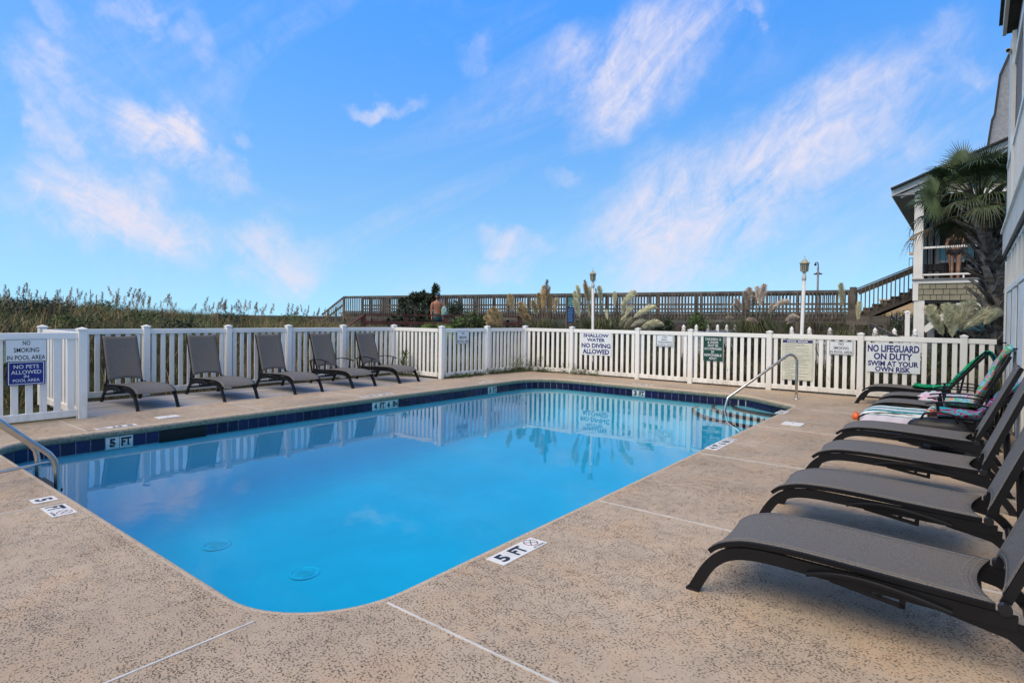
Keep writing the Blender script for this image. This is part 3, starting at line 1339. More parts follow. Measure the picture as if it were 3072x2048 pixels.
GR = 'dark loungers along the right side of the pool'
GL = 'dark loungers on the grey deck'
XF = -1.17
HW = .295
lounger('sun_lounger', 'empty grey sling lounger nearest the camera at lower right', GR, 68.6, 'down', XF, 3.06 + HW, R(.6))
lounger('sun_lounger', 'empty grey sling lounger, second from the camera on the right', GR, 68.6, 'down', XF - .02, 4.40 + HW, R(-.5))
lounger('sun_lounger', 'empty grey sling lounger, third from the camera on the right', GR, 68.6, 'down', XF - .03, 5.79 + HW, R(.4))
lounger('sun_lounger', 'empty grey sling lounger, fourth from the camera, beside the striped towel', GR, 66.5, 'down', XF - .06, 7.18 + HW, 0)
lounger('sun_lounger', 'grey lounger with raised armrests under the white and teal striped towel', GR, 47, 'up', XF - .04, 8.58 + HW, R(.6))
lounger('sun_lounger', 'grey lounger whose backrest carries the blue turtle-coloured towel', GR, 66, 'up', XF - .04, 9.72 + HW, R(-.8))
lounger('sun_lounger', 'grey lounger with the crumpled pink and white towel on its seat', GR, 12, 'up', XF - .04, 10.75 + HW, R(.8))
lounger('sun_lounger', 'grey lounger beside the back fence with the green towel on its backrest', GR, 52, 'down', XF - .42, 12.02 + HW, R(-1.2))
XL = -9.70
for i, (yy, lab, arm, dz) in enumerate(((3.39, 'leftmost dark lounger on the grey deck beside the tall fence post', 'down', .8), (4.68, 'second dark lounger from the left on the grey deck', 'down', -.5),
                                        (5.97, 'middle dark lounger of the five on the grey deck', 'down', -1.2), (7.24, 'fourth dark lounger on the grey deck, with armrests', 'up', .5),
                                        (8.46, 'rightmost dark lounger on the grey deck, with armrests, beside the yucca', 'up', 1.2))):
    lounger('sun_lounger', lab, GL, 70.5 if arm == 'down' else 69, arm, XL, yy + .275, math.pi + R(dz))


# ---- towels
def drape(name, label, path, w, mat, seed, amp=.02, cat='towel', curl=0., ny=18, fringe=0., thick=.008, side=(0, 1, 0), back=None):
    P = [Vector(p) for p in path]
    ls = [0.]
    for i in range(1, len(P)):
        ls.append(ls[-1] + (P[i] - P[i - 1]).length)

    def pt(s):
        s = max(0, min(ls[-1] - 1e-6, s))
        for i in range(len(P) - 1):
            if s <= ls[i + 1]:
                break
        f = (s - ls[i]) / (ls[i + 1] - ls[i])
        p0, p1, p2, p3 = P[max(i - 1, 0)], P[i], P[i + 1], P[min(i + 2, len(P) - 1)]
        return .5 * (2 * p1 + (p2 - p0) * f + (2 * p0 - 5 * p1 + 4 * p2 - p3) * f * f + (3 * p1 - p0 - 3 * p2 + p3) * f ** 3)
    S = Vector(side).normalized()

    def fn(u, v):
        s = u * ls[-1]
        p = pt(s)
        d = unit(pt(s + .02) - pt(s - .02))
        nrm = unit(S.cross(d))
        q = (v - .5)
        ww = w(u) if callable(w) else w
        a = hair_noise((u * 4.2, q * 5, 0), 1., seed) + .5 * hair_noise((u * 9, q * 12, 1), 1., seed + 3)
        b = hair_noise((u * 3, q * 3, 4), 1., seed + 9)
        return p + S * (q * ww + b * amp * 1.2) + nrm * (abs(a) * amp * 1.6 - curl * (2 * q) ** 4)
    ln = max(10, int(ls[-1] / .03))
    m = MB()
    m.grid(fn, ln, ny)
    o = m.build(name, mat, None, True, thick=thick)
    return tag(o, label, cat, None)


def back_pts(x, y, ang, ss, n=.035):
    ca, sa = math.cos(R(ang)), math.sin(R(ang))
    return [(x + 1.30 + ca * s - sa * n, y, .302 + sa * s + ca * n) for s in ss]


# green towel over the far lounger's back
yb = 12.02 + HW
xb = XF - .42
pth = [(xb + .83, yb, .36), (xb + 1.0, yb, .345), (xb + 1.2, yb, .345)] + back_pts(xb, yb, 52, (.08, .3, .5, .7)) + [(xb + 1.30 + .52, yb, .302 + .68), (xb + 1.30 + .60, yb, .302 + .60), (xb + 1.30 + .63, yb, .62)]
drape('towel', 'green and navy patterned towel over the lounger beside the fence', pth, .50, 'towel_green', 2.2, .022, curl=.035)
# turtle towel
yb = 9.72 + HW
xb = XF - .04
pth = [(xb + .95, yb + .03, .36), (xb + 1.1, yb, .35), (xb + 1.24, yb, .35)] + back_pts(xb, yb, 66, (.06, .25, .45, .65)) + \
      [(xb + 1.30 + .33, yb, .302 + .80), (xb + 1.30 + .41, yb + .02, .302 + .765), (xb + 1.30 + .46, yb + .03, .302 + .62), (xb + 1.30 + .47, yb + .04, .302 + .45)]
drape('towel', 'sky blue, green and orange sea-turtle print towel over a lounger back', pth, lambda u: .60 - .16 * u, 'towel_turtle', 5.1, .035, curl=.07)
# magenta towel
yb = 8.58 + HW
pth = [(xb + .92, yb - .12, .36), (xb + 1.1, yb - .08, .35), (xb + 1.25, yb - .03, .36)] + back_pts(xb, yb, 47, (.05, .25, .45, .62, .76)) + \
      [(xb + 1.30 + .58, yb, .302 + .60), (xb + 1.30 + .62, yb, .302 + .48)]
drape('towel', 'magenta and turquoise leaf print towel on the lounger with the striped towel', pth, .58, 'towel_leaf', 8.4, .035, curl=.05)
# pink towel, crumpled on the seat
yb = 10.75 + HW
m = MB()


def crump(u, v):
    x, y = xb + .62 + .78 * u, yb - .30 + .58 * v
    e = 1 - max(abs(2 * u - 1), abs(2 * v - 1)) ** 6
    h = .06 * abs(hair_noise((u * 5, v * 4, 1), 1.2)) + .05 * abs(hair_noise((u * 9, v * 7, 5), 1.3)) + .09 * smoothstep(.45, .9, u) * abs(hair_noise((u * 3, v * 3, 9), 1.6))
    z = .338 + e * h - (.05 if v < .06 else 0)
    return (x + .05 * hair_noise((u * 4, v * 4, 2)), y + .05 * hair_noise((u * 4, v * 4, 7)), z)


m.grid(crump, 36, 24)
tag(m.build('towel', 'towel_pink', None, True, thick=.01), 'crumpled pink, white and pastel print towel lying on a lounger seat', 'towel')
# striped towel: over the foot end, white side hanging on the near flank
yb = 8.58 + HW
tw = thing('towel', 'white towel with teal stripes draped over the foot of a lounger', 'towel', (xb + .36, yb, .34))
m = MB()


def strp(u, v):
    # u along the lounger, v from far edge over the top and down the near flank
    x = -.235 + .70 * u
    zt = .0
    if x < -.06:
        zt = -.55 * (x + .06) ** 2 * 4.2
    if v < .62:
        f = v / .62
        y = .27 - .545 * f
        z = zt + .006 + .004 * math.sin(22 * f)
    else:
        f = (v - .62) / .38
        y = -.275 - .03 * math.sin(f * 1.4) - .02 * f
        z = zt - .20 * f + .004
        y += .010 * math.sin(u * 26 + f * 2) * f
    z += .004 * hair_noise((u * 7, v * 6, 0))
    return (x, y, z)


m.grid(strp, 30, 30)
m.build('cloth', 'towel_stripe', tw, True, rel=False, thick=.008)
m = MB()
for k in range(4):
    yy = -.26 + .11 * k
    m.tube([(.45 + .02 * math.sin(k), yy, .012), (.50, yy + .05, .045), (.55, yy + .09, .02)], [.02, .034, .018], 8)
m.build('rolled_end', 'orange_plastic', tw, True, rel=False)
m = MB()
m.tube([(.47, -.27, .03), (.50, -.1, .055), (.52, .1, .05), (.50, .25, .03)], [.02, .035, .035, .02], 8)
m.build('rolled_hem', 'towel_stripe', tw, True, rel=False)
m = MB()
m.lathe([(.0, 0), (.034, .006), (.05, .03), (.052, .05), (.035, .085), (.016, .095), (.016, .11)], 16)
o = m.build('squirt_toy', 'orange_plastic', None, True)
o.location = gd(2572, 1283) + Vector((.03, .0, 0))
o.location.z = .18
o.location = (-1.155, 8.80, .17)
tag(o, 'small orange plastic toy at the foot of the striped towel lounger', 'toy')
# bags
m = MB()


def bagf(cx, cy, cz, a, b, c, seed):
    def f(u, v):
        th, ph = 2 * math.pi * u, math.pi * (v - .5)
        k = .6
        sgn = lambda q, e: math.copysign(abs(q) ** e, q)
        x, y, z = sgn(math.cos(ph), k) * sgn(math.cos(th), k), sgn(math.cos(ph), k) * sgn(math.sin(th), k), sgn(math.sin(ph), .7)
        w = 1 + .12 * hair_noise((x * 2, y * 2, z * 2), 1.2, seed)
        return (cx + a * x * w, cy + b * y * w, cz + c * z * (w if z > 0 else 1))
    return f


bg = thing('beach_bag', 'black beach bag lying between the loungers below the striped towel', 'bag', (-.28, 8.45, 0))
m.grid(bagf(-.28, 8.40, .17, .30, .13, .17, 3.), 26, 14)
m.build('bag_body', 'bag_black', bg, True)
m = MB()
m.tube([(-.45, 8.36, .30), (-.40, 8.33, .40), (-.25, 8.31, .43), (-.12, 8.33, .40), (-.08, 8.36, .30)], .012, 6)
m.build('handle', 'bag_black', bg, True)
bg = thing('beach_bag', 'dark bag on the ground under the fourth lounger', 'bag', (-.15, 7.75, 0))
m = MB()
m.grid(bagf(-.15, 7.75, .075, .26, .15, .075, 8.), 26, 14)
m.build('bag_body', 'bag_black', bg, True)
m = MB()
m.tube([(-.32, 7.62, .12), (-.2, 7.58, .15), (-.02, 7.6, .12)], .012, 6)
m.build('handle', 'bag_black', bg, True)

# ================================================================== POOL FITTINGS
# stair handrail
hr = thing('handrail', 'polished steel handrail leading into the pool steps', 'handrail', (-2.54, 11.90, 0))
a, b = Vector((-2.54, 11.90, 0)), Vector((-3.56, 10.70, 0))
d = (b - a).normalized()
path = [a, a + Vector((0, 0, .4)), a + Vector((0, 0, .68))]
for k in range(1, 9):
    th = R(115) * k / 8
    rr = .145
    path.append(a + Vector((0, 0, .68)) + d * (rr - rr * math.cos(th)) + Vector((0, 0, rr * math.sin(th))))
e0 = path[-1]
end = a + d * 1.42 + Vector((0, 0, .04))
path += [e0.lerp(end, .5), end]
for k in range(1, 6):
    path.append(end + d * (.10 * math.sin(R(60) * k / 5)) + Vector((0, 0, -.075 * k)))
path.append(path[-1] + Vector((0, 0, -.35)))
m = MB()
m.tube(path, .0245, 14)
m.build('rail', 'steel', hr, True)
m = MB()
m.lathe([(.062, 0), (.062, .006), (.045, .016), (.026, .02)], 20, tuple(a))
m.build('escutcheon', 'steel', hr, True)
# ladder at left
ld = thing('pool_ladder', 'stainless steel pool ladder rails at the left edge', 'ladder', (-6.67, 1.2, 0))
for x in (-6.97, -6.37):
    pts = [(x, 1.58, -.9), (x, 1.58, -.1), (x, 1.575, .06), (x, 1.56, .14), (x, 1.52, .205), (x, 1.46, .265), (x, 1.38, .34), (x, 1.19, .53), (x, 1.08, .63), (x, .96, .70), (x, .84, .71), (x, .73, .66), (x, .66, .56), (x, .63, .42), (x, .62, 0)]
    m = MB()
    m.tube(pts, .024, 14)
    m.build('grab_rail', 'steel', ld, True)
    m = MB()
    m.lathe([(.06, 0), (.06, .006), (.04, .016), (.026, .02)], 18, (x, .62, 0))
    m.build('escutcheon', 'steel', ld, True)
m = MB()
m.tube([(-6.41, 1.545, .108), (-6.42, 1.52, .122), (-6.42, 1.46, .118), (-6.42, 1.2, .098), (-6.42, .64, .06)], .013, 10)
m.build('brace_bar', 'steel', ld, True)
for z in (-.14, -.44, -.74):
    m = MB()
    m.box(-6.95, -6.39, 1.555, 1.625, z - .012, z + .012)
    m.build('tread', 'frame_black', ld)

# deck depth markers -------------------------------------------------


def marker(label, o, u, v, cells, cw=.15, chh=.14):
    """cells laid along u, letter tops along v"""
    o, u, v = Vector((*o, 0)), Vector((*u, 0)), Vector((*v, 0))
    t = thing('depth_marker', label, 'depth marker', o)
    for i, c in enumerate(cells):
        cc = o + u * (i * (cw + .004))
        if c is None:
            continue
        m = MB()
        q = [cc, cc + u * cw, cc + u * cw + v * chh, cc + v * chh]
        m.prism([(p.x, p.y) for p in q], .0015, .005)
        pl = m.build('plate', 'marker_white', t)
        mid = cc + u * cw / 2 + v * chh / 2 + Vector((0, 0, .0056))
        if c == '*':
            m = MB()
            oct_ = [(math.cos(R(22.5 + 45 * k)) * .052, math.sin(R(22.5 + 45 * k)) * .052) for k in range(8)]
            ctr = mid + v * .014
            for k in range(8):
                a_, b_ = oct_[k], oct_[(k + 1) % 8]
                m.add([ctr + u * a_[0] + v * a_[1], ctr + u * b_[0] + v * b_[1], ctr + u * b_[0] * .86 + v * b_[1] * .86, ctr + u * a_[0] * .86 + v * a_[1] * .86], [(0, 1, 2, 3)])
            m.build('no_diving_symbol', 'ink_red', pl)
            m = MB()
            for s in (-1, 1):
                a_, b_ = ctr + u * -.032 + v * -.03 * s, ctr + u * .032 + v * .03 * s
                m.bar(a_ + Vector((0, 0, .0004 + .0003 * s)), b_ + Vector((0, 0, .0004 + .0003 * s)), .006, .0003)
            m.build('diver_mark', 'ink_black', pl)
            m = MB()
            put_text(m, 'NO DIVING', 0, -.052, .105, .02, 'flat', frame=(mid, u, v))
            m.build('lettering', 'ink_black', pl)
        else:
            m = MB()
            put_text(m, c, 0, 0, (.075 if len(c) == 1 else .115) * cw / .15, .10 * chh / .14, 'flat', bold=.045, frame=(mid, u, v))
            m.build('lettering', 'ink_black', pl)


marker('white 5 FT no diving deck marker nearest the camera', (-2.12, 2.65), (0, 1), (-1, 0), ['5', 'FT', '*'], .148, .14)
marker('white 4 FT 6 IN deck marker on the right coping', (-2.20, 6.53), (0, 1), (-1, 0), ['4', 'FT', '6', 'IN', '*'], .15, .14)
marker('white 3 FT deck marker near the pool steps', (-2.26, 9.78), (0, 1), (-1, 0), ['3', 'FT', '*'], .13, .14)
marker('white 5 FT deck marker split by a joint beside the ladder', (-5.68, 1.23), (1, 0), (0, 1), ['5', None, 'FT', '*'], .148, .15)
marker('white 5 FT deck marker on the left coping', (-8.61, 2.96), (0, -1), (1, 0), ['5', 'FT', '*'], .15, .13)
marker('white 4 FT 6 IN deck marker on the left coping', (-8.62, 7.26), (0, -1), (1, 0), ['4', 'FT', '6', 'IN', '*'], .14, .13)
marker('white 3 FT deck marker on the left coping near the far corner', (-8.64, 10.2), (0, -1), (1, 0), ['3', 'FT', '*'], .14, .13)
marker('white 3 FT deck marker on the far coping below the shallow water sign', (-5.5, 12.12), (-1, 0), (0, -1), ['3', 'FT', '*'], .15, .13)
for lab, (x0, x1, y0, y1) in (('white skimmer lid on the right side deck', (-2.07, -1.81, 8.78, 9.05)), ('white skimmer lid on the left coping', (-8.92, -8.74, 3.31, 3.59))):
    t = thing('skimmer_lid', lab, 'skimmer lid', ((x0 + x1) / 2, (y0 + y1) / 2, 0))
    m = MB()
    m.box(x0, x1, y0, y1, .0015, .012)
    m.build('lid', 'marker_white', t)
    m = MB()
    m.lathe([(.012, .0118), (.012, .0135)], 10, ((x0 + x1) / 2, (y0 + y1) / 2, 0))
    m.build('finger_hole', 'black_void', t)


# ================================================================== SIGNS
def z1(x, y): return x * .3265, 800 + y * .3265
def z2(x, y): return 700 + x * .3265, 800 + y * .3265
def z3(x, y): return 1400 + x * .3265, 750 + y * .3265
def z4(x, y): return 2100 + x * .3265, 750 + y * .3265
def z5(x, y): return 2500 + x * .4272, 380 + y * .4272
def zs(x, y): return x * .1913, 980 + y * .1913
def zt(x, y): return 1950 + x * .2764, 750 + y * .2764


def sign(label, p, q, axis, plane, panel, ink, lines, border=None, extra=None, bold=.012):
    """p, q: frame points of the upper left and lower right corners on the wall plane"""
    if axis == 'Y':
        a, b = onY(*p, plane), onY(*q, plane)
        w, h = b.x - a.x, a.z - b.z
        c, rz = Vector(((a.x + b.x) / 2, plane, (a.z + b.z) / 2)), 0.
    else:
        a, b = onX(*p, plane), onX(*q, plane)
        w, h = b.y - a.y, a.z - b.z
        c, rz = Vector((plane, (a.y + b.y) / 2, (a.z + b.z) / 2)), math.pi / 2
    t = thing('sign', label, 'sign', c, rz)
    m = MB()
    m.box(-w / 2, w / 2, -.0025, .0025, -h / 2, h / 2)
    m.build('panel', panel, t, rel=False)
    if border:
        m = MB()
        e, k = border[1], border[2]
        W_, H_ = w / 2 - e, h / 2 - e
        for (x0, x1, z0, z1_) in ((-W_, W_, H_ - k, H_), (-W_, W_, -H_, -H_ + k), (-W_, -W_ + k, -H_ + k, H_ - k), (W_ - k, W_, -H_ + k, H_ - k)):
            m.add([(x0, -.0032, z0), (x1, -.0032, z0), (x1, -.0032, z1_), (x0, -.0032, z1_)], [(0, 1, 2, 3)])
        m.build('border', border[0], t, rel=False)
    m = MB()
    for (s, cz, ww, hh) in lines:
        put_text(m, s, 0, h * (.5 - cz), w * ww, h * hh, off=-.0036, bold=bold)
    m.build('lettering', ink, t, rel=False)
    if extra:
        extra(t, w, h)
    return t


PY = FY - .0285
NS = [('NO', .19, .20, .20), ('SMOKING', .50, .62, .21), ('IN POOL AREA', .81, .92, .21)]
sign('white no smoking sign hanging above the blue no pets sign', zs(75, 198), zs(742, 535), 'X', -9.578, 'sign_white', 'ink_black', [('NO', .17, .18, .19), ('SMOKING', .48, .60, .20), ('IN POOL AREA', .81, .90, .20)], ('ink_black', .004, .005))
sign('dark blue no pets allowed sign on the left fence', zs(107, 548), zs(708, 893), 'X', -9.578, 'sign_blue', 'sign_white', [('NO PETS', .23, .66, .155), ('ALLOWED', .46, .79, .16), ('IN', .64, .13, .115), ('POOL AREA', .80, .70, .12)], ('sign_white', .012, .008), bold=.005)
sign('small no smoking sign on the side fence near the pool corner', z2(2055, 592), z2(2165, 703), 'X', -9.722, 'sign_white', 'ink_black', NS, ('ink_navy', .004, .006))
sign('large white shallow water no diving sign', z3(1050, 757), z3(1330, 973), 'Y', PY, 'sign_white', 'ink_navy', [('SHALLOW', .12, .82, .155), ('WATER', .32, .58, .155), ('NO DIVING', .575, .94, .21), ('ALLOWED', .84, .86, .22)], bold=.038)
sign('small no ball throwing sign', z3(1745, 780), z3(1897, 889), 'Y', PY, 'sign_white', 'ink_black', [('NO', .18, .26, .17), ('BALL', .40, .38, .15), ('THROWING', .63, .84, .17), ('IN POOL AREA', .85, .92, .13)], ('ink_navy', .006, .006))
sign('dark green sign about children under twelve', z3(2177, 790), z3(2352, 1022), 'Y', PY, 'sign_green', 'sign_white', [('CHILDREN 12', .115, .80, .10), ('& UNDER', .245, .55, .10), ('MUST BE', .375, .52, .10), ('ACCOMPANIED', .505, .90, .10), ('BY', .635, .15, .10), ('RESPONSIBLE', .765, .88, .10), ('ADULT', .895, .40, .10)], bold=.012)
sign('white no smoking sign between the pool rules and the lifeguard sign', z4(1187, 835), z4(1408, 965), 'Y', PY, 'sign_white', 'ink_black', NS, ('ink_black', .006, .005))
sign('largest white sign reading no lifeguard on duty', z4(1533, 850), z4(2022, 1140), 'Y', PY, 'sign_white', 'ink_navy', [('NO LIFEGUARD', .185, .96, .25), ('ON DUTY', .455, .72, .235), ('SWIM AT YOUR', .70, .94, .185), ('OWN RISK', .89, .66, .175)], bold=.038)
RULES = ['1. THERE SHOULD BE NO SOLO SWIMMING.', '2. THERE SHOULD BE NO RUNNING, BOISTEROUS OR ROUGH PLAY.', '3. NO PERSON UNDER THE INFLUENCE OF ALCOHOL OR DRUGS SHOULD USE THE POOL.',
         '4. THERE SHOULD BE NO SPITTING OR BLOWING NOSE IN THE POOL.', '5. PERSONS WITH DIARRHEAL ILLNESS OR NAUSEA SHOULD NOT ENTER THE POOL.',
         '6. PERSONS WITH SKIN, EYE, EAR OR RESPIRATORY INFECTIONS SHOULD NOT ENTER THE POOL.', '7. PERSONS WITH OPEN LESIONS OR WOUNDS SHOULD NOT ENTER THE POOL.',
         '8. NO ANIMALS OR PETS ALLOWED IN THE POOL ENCLOSURE.', '9. NO GLASS ALLOWED IN THE POOL OR ON THE DECK.', '10. NO CHILDREN SHOULD BE IN THE POOL WITHOUT SUPERVISION.',
         '11. YOU MUST TAKE A SHOWER BEFORE ENTERING THE POOL.', '12. THIS POOL IS OPEN FROM 8:00 A.M. TO 10:00 P.M.']


def rules_extra(t, w, h):
    m = MB()
    m.box(-w / 2 + .012, w / 2 - .012, -.0034, -.0026, h / 2 - .068, h / 2 - .012)
    hb = m.build('header_band', 'ink_navy', t, rel=False)
    m = MB()
    put_text(m, 'POOL RULES', 0, h / 2 - .040, w * .66, .030, off=-.0045, bold=.05)
    m.build('header_lettering', 'sign_white', t, rel=False)
    rows = []
    for r_ in RULES:
        if len(r_) > 46:
            k = r_.rfind(' ', 0, 44)
            rows += [r_[:k], '     ' + r_[k + 1:]]
        else:
            rows.append(r_)
    m = MB()
    step = (h - .11) / len(rows)
    for i, r_ in enumerate(rows):
        ww = min(w * .84, w * .84 * len(r_) / 44)
        vs, fs = text_mesh(r_.strip(), ww, step * .42, .01)
        ind = .02 if r_.startswith(' ') else 0
        m.add([(-w / 2 + .03 + ind + ww / 2 + x, -.0036, h / 2 - .085 - (i + .5) * step + y) for x, y in vs], fs)
    m.build('rule_lettering', 'ink_black', t, rel=False)
    m = MB()
    W_, H_, k = w / 2 - .010, h / 2 - .010, .003
    for (x0, x1, z0, z1_) in ((-W_, W_, H_ - k, H_), (-W_, W_, -H_, -H_ + k), (-W_, -W_ + k, -H_ + k, H_ - k), (W_ - k, W_, -H_ + k, H_ - k)):
        m.add([(x0, -.0030, z0), (x1, -.0030, z0), (x1, -.0030, z1_), (x0, -.0030, z1_)], [(0, 1, 2, 3)])
    m.build('border', 'ink_black', t, rel=False)


_t = sign('tall cream pool rules board with a blue heading behind the handrail', z4(757, 818), z4(1035, 1203), 'Y', PY, 'sign_aged', 'ink_black', [('.', .985, .004, .002)], None, rules_extra)


# ================================================================== LAMPS
def lamp(label, base, h, lean=(0, 0)):
    t = thing('lamp_post', label, 'lamp', (base.x, base.y, -.05))
    t.rotation_euler = (lean[0], lean[1], 0)
    m = MB()
    m.lathe([(.055, 0), (.05, .3), (.040, .31), (.037, h - .55)], 14)
    m.build('pole', 'lamp_white', t, True, rel=False)
    m = MB()
    m.lathe([(.039, 0), (.048, .01), (.048, .09), (.032, .14), (.02, .20)], 14, (0, 0, h - .55))
    m.build('collar', 'lamp_white', t, True, rel=False)
    K = .76
    z0 = 0.
    lz = h - .40
    lan = []
    m = MB()
    for k in range(6):
        th = R(60 * k + 20)
        m.tube([(0, 0, z0 + .02), (.06 * math.cos(th), .06 * math.sin(th), z0 + .035), (.095 * math.cos(th), .095 * math.sin(th), z0 + .075)], .005, 5)
    lan.append(m.build('cradle', 'lantern_metal', t, True, rel=False))
    m = MB()
    hx = [(math.cos(R(60 * k)), math.sin(R(60 * k))) for k in range(6)]
    for k in range(6):
        a, b = hx[k], hx[(k + 1) % 6]
        m.bar((a[0] * .105, a[1] * .105, z0 + .07), (a[0] * .115, a[1] * .115, z0 + .30), .014, .014, (1, 0, 0))
        for zz, rr in ((.075, .105), (.15, .108), (.225, .112), (.295, .115)):
            m.bar((a[0] * rr, a[1] * rr, z0 + zz), (b[0] * rr, b[1] * rr, z0 + zz), .008 if .1 < zz < .29 else .016, .008 if .1 < zz < .29 else .016)
        c0 = ((a[0] + b[0]) / 2, (a[1] + b[1]) / 2)
        m.bar((c0[0] * .105, c0[1] * .105, z0 + .07), (c0[0] * .115, c0[1] * .115, z0 + .30), .008, .008, (1, 0, 0))
    lan.append(m.build('lantern_frame', 'lantern_metal', t, rel=False))
    m = MB()
    m.add([(x * .098, y * .098, z0 + .075) for x, y in hx] + [(x * .107, y * .107, z0 + .295) for x, y in hx], [(k, (k + 1) % 6, 6 + (k + 1) % 6, 6 + k) for k in range(6)] + [(5, 4, 3, 2, 1, 0)])
    lan.append(m.build('lantern_glass', 'lantern_glass', t, rel=False))
    m = MB()
    m.add([(x * .150, y * .150, z0 + .295) for x, y in hx] + [(x * .150, y * .150, z0 + .312) for x, y in hx] + [(0, 0, z0 + .455)],
          [(5, 4, 3, 2, 1, 0)] + [(k, (k + 1) % 6, 6 + (k + 1) % 6, 6 + k) for k in range(6)] + [(6 + k, 6 + (k + 1) % 6, 12) for k in range(6)])
    rf = m.build('lantern_roof', 'lantern_metal', t, rel=False)
    lan.append(rf)
    m = MB()
    m.tube([(0, 0, z0 + .44), (0, 0, z0 + .485)], .008, 6)
    m.tube([(.018 * math.cos(R(30 * k)), 0, z0 + .503 + .018 * math.sin(R(30 * k))) for k in range(12)], .004, 5, closed=True)
    m.build('finial', 'lantern_metal', rf, True, rel=False)
    for o in lan:
        o.location = (0, 0, lz)
        o.scale = (K, K, K)


pl = at(1780, 985, 16.4)
lamp('white lamp post with a hexagonal lantern among the pale pampas plumes', pl, 2.93, (0, R(-.8)))
pr_ = at(2402, 1000, 13.2)
lamp('taller-looking white lamp post with a hexagonal lantern near the stairs', pr_, 2.98, (0, R(1.1)))

# camera / shower pole on the boardwalk
p = at(2453, 870, 31)
t = thing('camera_pole', 'thin grey pole with small floodlights above the boardwalk', 'pole', (p.x, p.y, 0))
m = MB()
m.tube([(0, 0, 0), (0, 0, 4.35)], .05, 8)
m.build('pole', 'pole_grey', t, True, rel=False)
m = MB()
m.tube([(0, 0, 4.3), (0, 0, 4.52), (-.04, -.03, 4.60), (-.11, -.05, 4.59), (-.12, -.06, 4.5)], .028, 6)
m.lathe([(.03, 0), (.065, .04), (.065, .09), (.02, .12)], 10, (-.12, -.06, 4.42))
m.build('camera_head', 'rail_dark', t, True, rel=False)
m = MB()
m.box(-.20, -.05, -.05, .05, 3.95, 4.01).box(.05, .20, -.05, .05, 3.95, 4.01).tube([(-.14, 0, 4.0), (0, 0, 4.07), (.14, 0, 4.0)], .022, 6)
m.build('floodlight', 'rail_dark', t, rel=False)

# ================================================================== BOARDWALK
A = Vector((-3.75, 27.5, 0))
Bk = Vector((-30.4, 21.9, 0))
bw = thing('boardwalk', 'raised weathered timber boardwalk with baluster railings over the dunes', 'boardwalk', A)
dv = (Bk - A)
LB_ = dv.length
dv.normalize()
nv = Vector((-dv.y, dv.x, 0))
if nv.y < 0:
    nv = -nv                      # towards the sea, away from the pool


def zb_(s):
    return 1.72 - .10 * s / LB_


WD = 1.7
for side, off in (('near', 0.), ('far', WD)):
    nb = int(LB_ / 1.95)
    for i in range(nb + 1):
        s = LB_ * i / nb
        p = A + dv * s + nv * off
        m = MB()
        m.bar((p.x, p.y, -.3), (p.x, p.y, zb_(s) + 1.0), .13, .13, dv)
        m.build('post', 'old_timber', bw)
        if i < nb:
            s2 = LB_ * (i + 1) / nb
            q = A + dv * s2 + nv * off
            for nm, dz, w, h in (('cap_rail', 1.035, .15, .04), ('top_rail', .96, .04, .09), ('bottom_rail', .10, .04, .09)):
                if side == 'far' and nm == 'bottom_rail':
                    continue
                m = MB()
                o_ = nv * (-.07 if side == 'near' else .07) if nm != 'cap_rail' else Vector()
                m.bar(p + o_ + Vector((0, 0, zb_(s) + dz)), q + o_ + Vector((0, 0, zb_(s2) + dz)), w, h)
                m.build(nm, 'old_timber', bw)
            if side == 'far':
                for dz in (.30, .52):
                    m = MB()
                    m.bar(p + Vector((0, 0, zb_(s) + dz)) - nv * .09, q + Vector((0, 0, zb_(s2) + dz)) - nv * .09, .035, .09)
                    m.build('bench_rail', 'old_timber', bw)
            if side == 'near':
                m = MB()
                m.bar(p + Vector((0, 0, zb_(s) - .16)) - nv * .035, q + Vector((0, 0, zb_(s2) - .16)) - nv * .035, .05, .30)
                m.build('stringer', 'old_timber', bw)
    if side == 'near':
        bal = MB().box(-.026, .026, -.019, .019, -.16, 1.0).mesh('baluster')
        bal.materials.append(M['old_timber'])
        k = 0
        pitch = .145
        cnt = int(LB_ / pitch)
        for k in range(cnt):
            s = (k + .5) * pitch
            p = A + dv * s - nv * .115 + Vector((0, 0, zb_(s)))
            put('baluster', bal, None, bw, p - A, (0, 0, math.atan2(dv.y, dv.x)))
fb_ = MB()
for k in range(int(LB_ / .145)):
    s = (k + .5) * .145
    p = A + dv * s + nv * (WD + .09) + Vector((0, 0, zb_(s)))
    fb_.bar(p, p + Vector((0, 0, .98)), .045, .035, nv)
fb_.build('far_balusters', 'old_timber', bw)['kind'] = 'stuff'
s = 0.
while s < LB_:
    m = MB()
    p = A + dv * (s + .30)
    m.bar(p + Vector((0, 0, zb_(s) + .02)) - nv * .05, p + nv * (WD + .05) + Vector((0, 0, zb_(s) + .02)), .59, .04)
    m.build('deck_board', 'old_timber', bw)
    s += .6
# steep rail at the left end going down to the beach
m = MB()
for dz in (1.0, .55):
    m.bar(Bk + Vector((0, 0, zb_(LB_) + dz)), Bk + dv * 1.8 + Vector((0, 0, zb_(LB_) + dz - 1.1)), .06, .10)
for k in range(11):
    q = Bk + dv * (1.75 * (k + .5) / 11)
    z = zb_(LB_) + 1.0 - 1.1 * (k + .5) / 11
    m.bar(q + Vector((0, 0, z - 1.3)), q + Vector((0, 0, z)), .04, .04, dv)
m.build('ramp_railing', 'old_timber', bw)

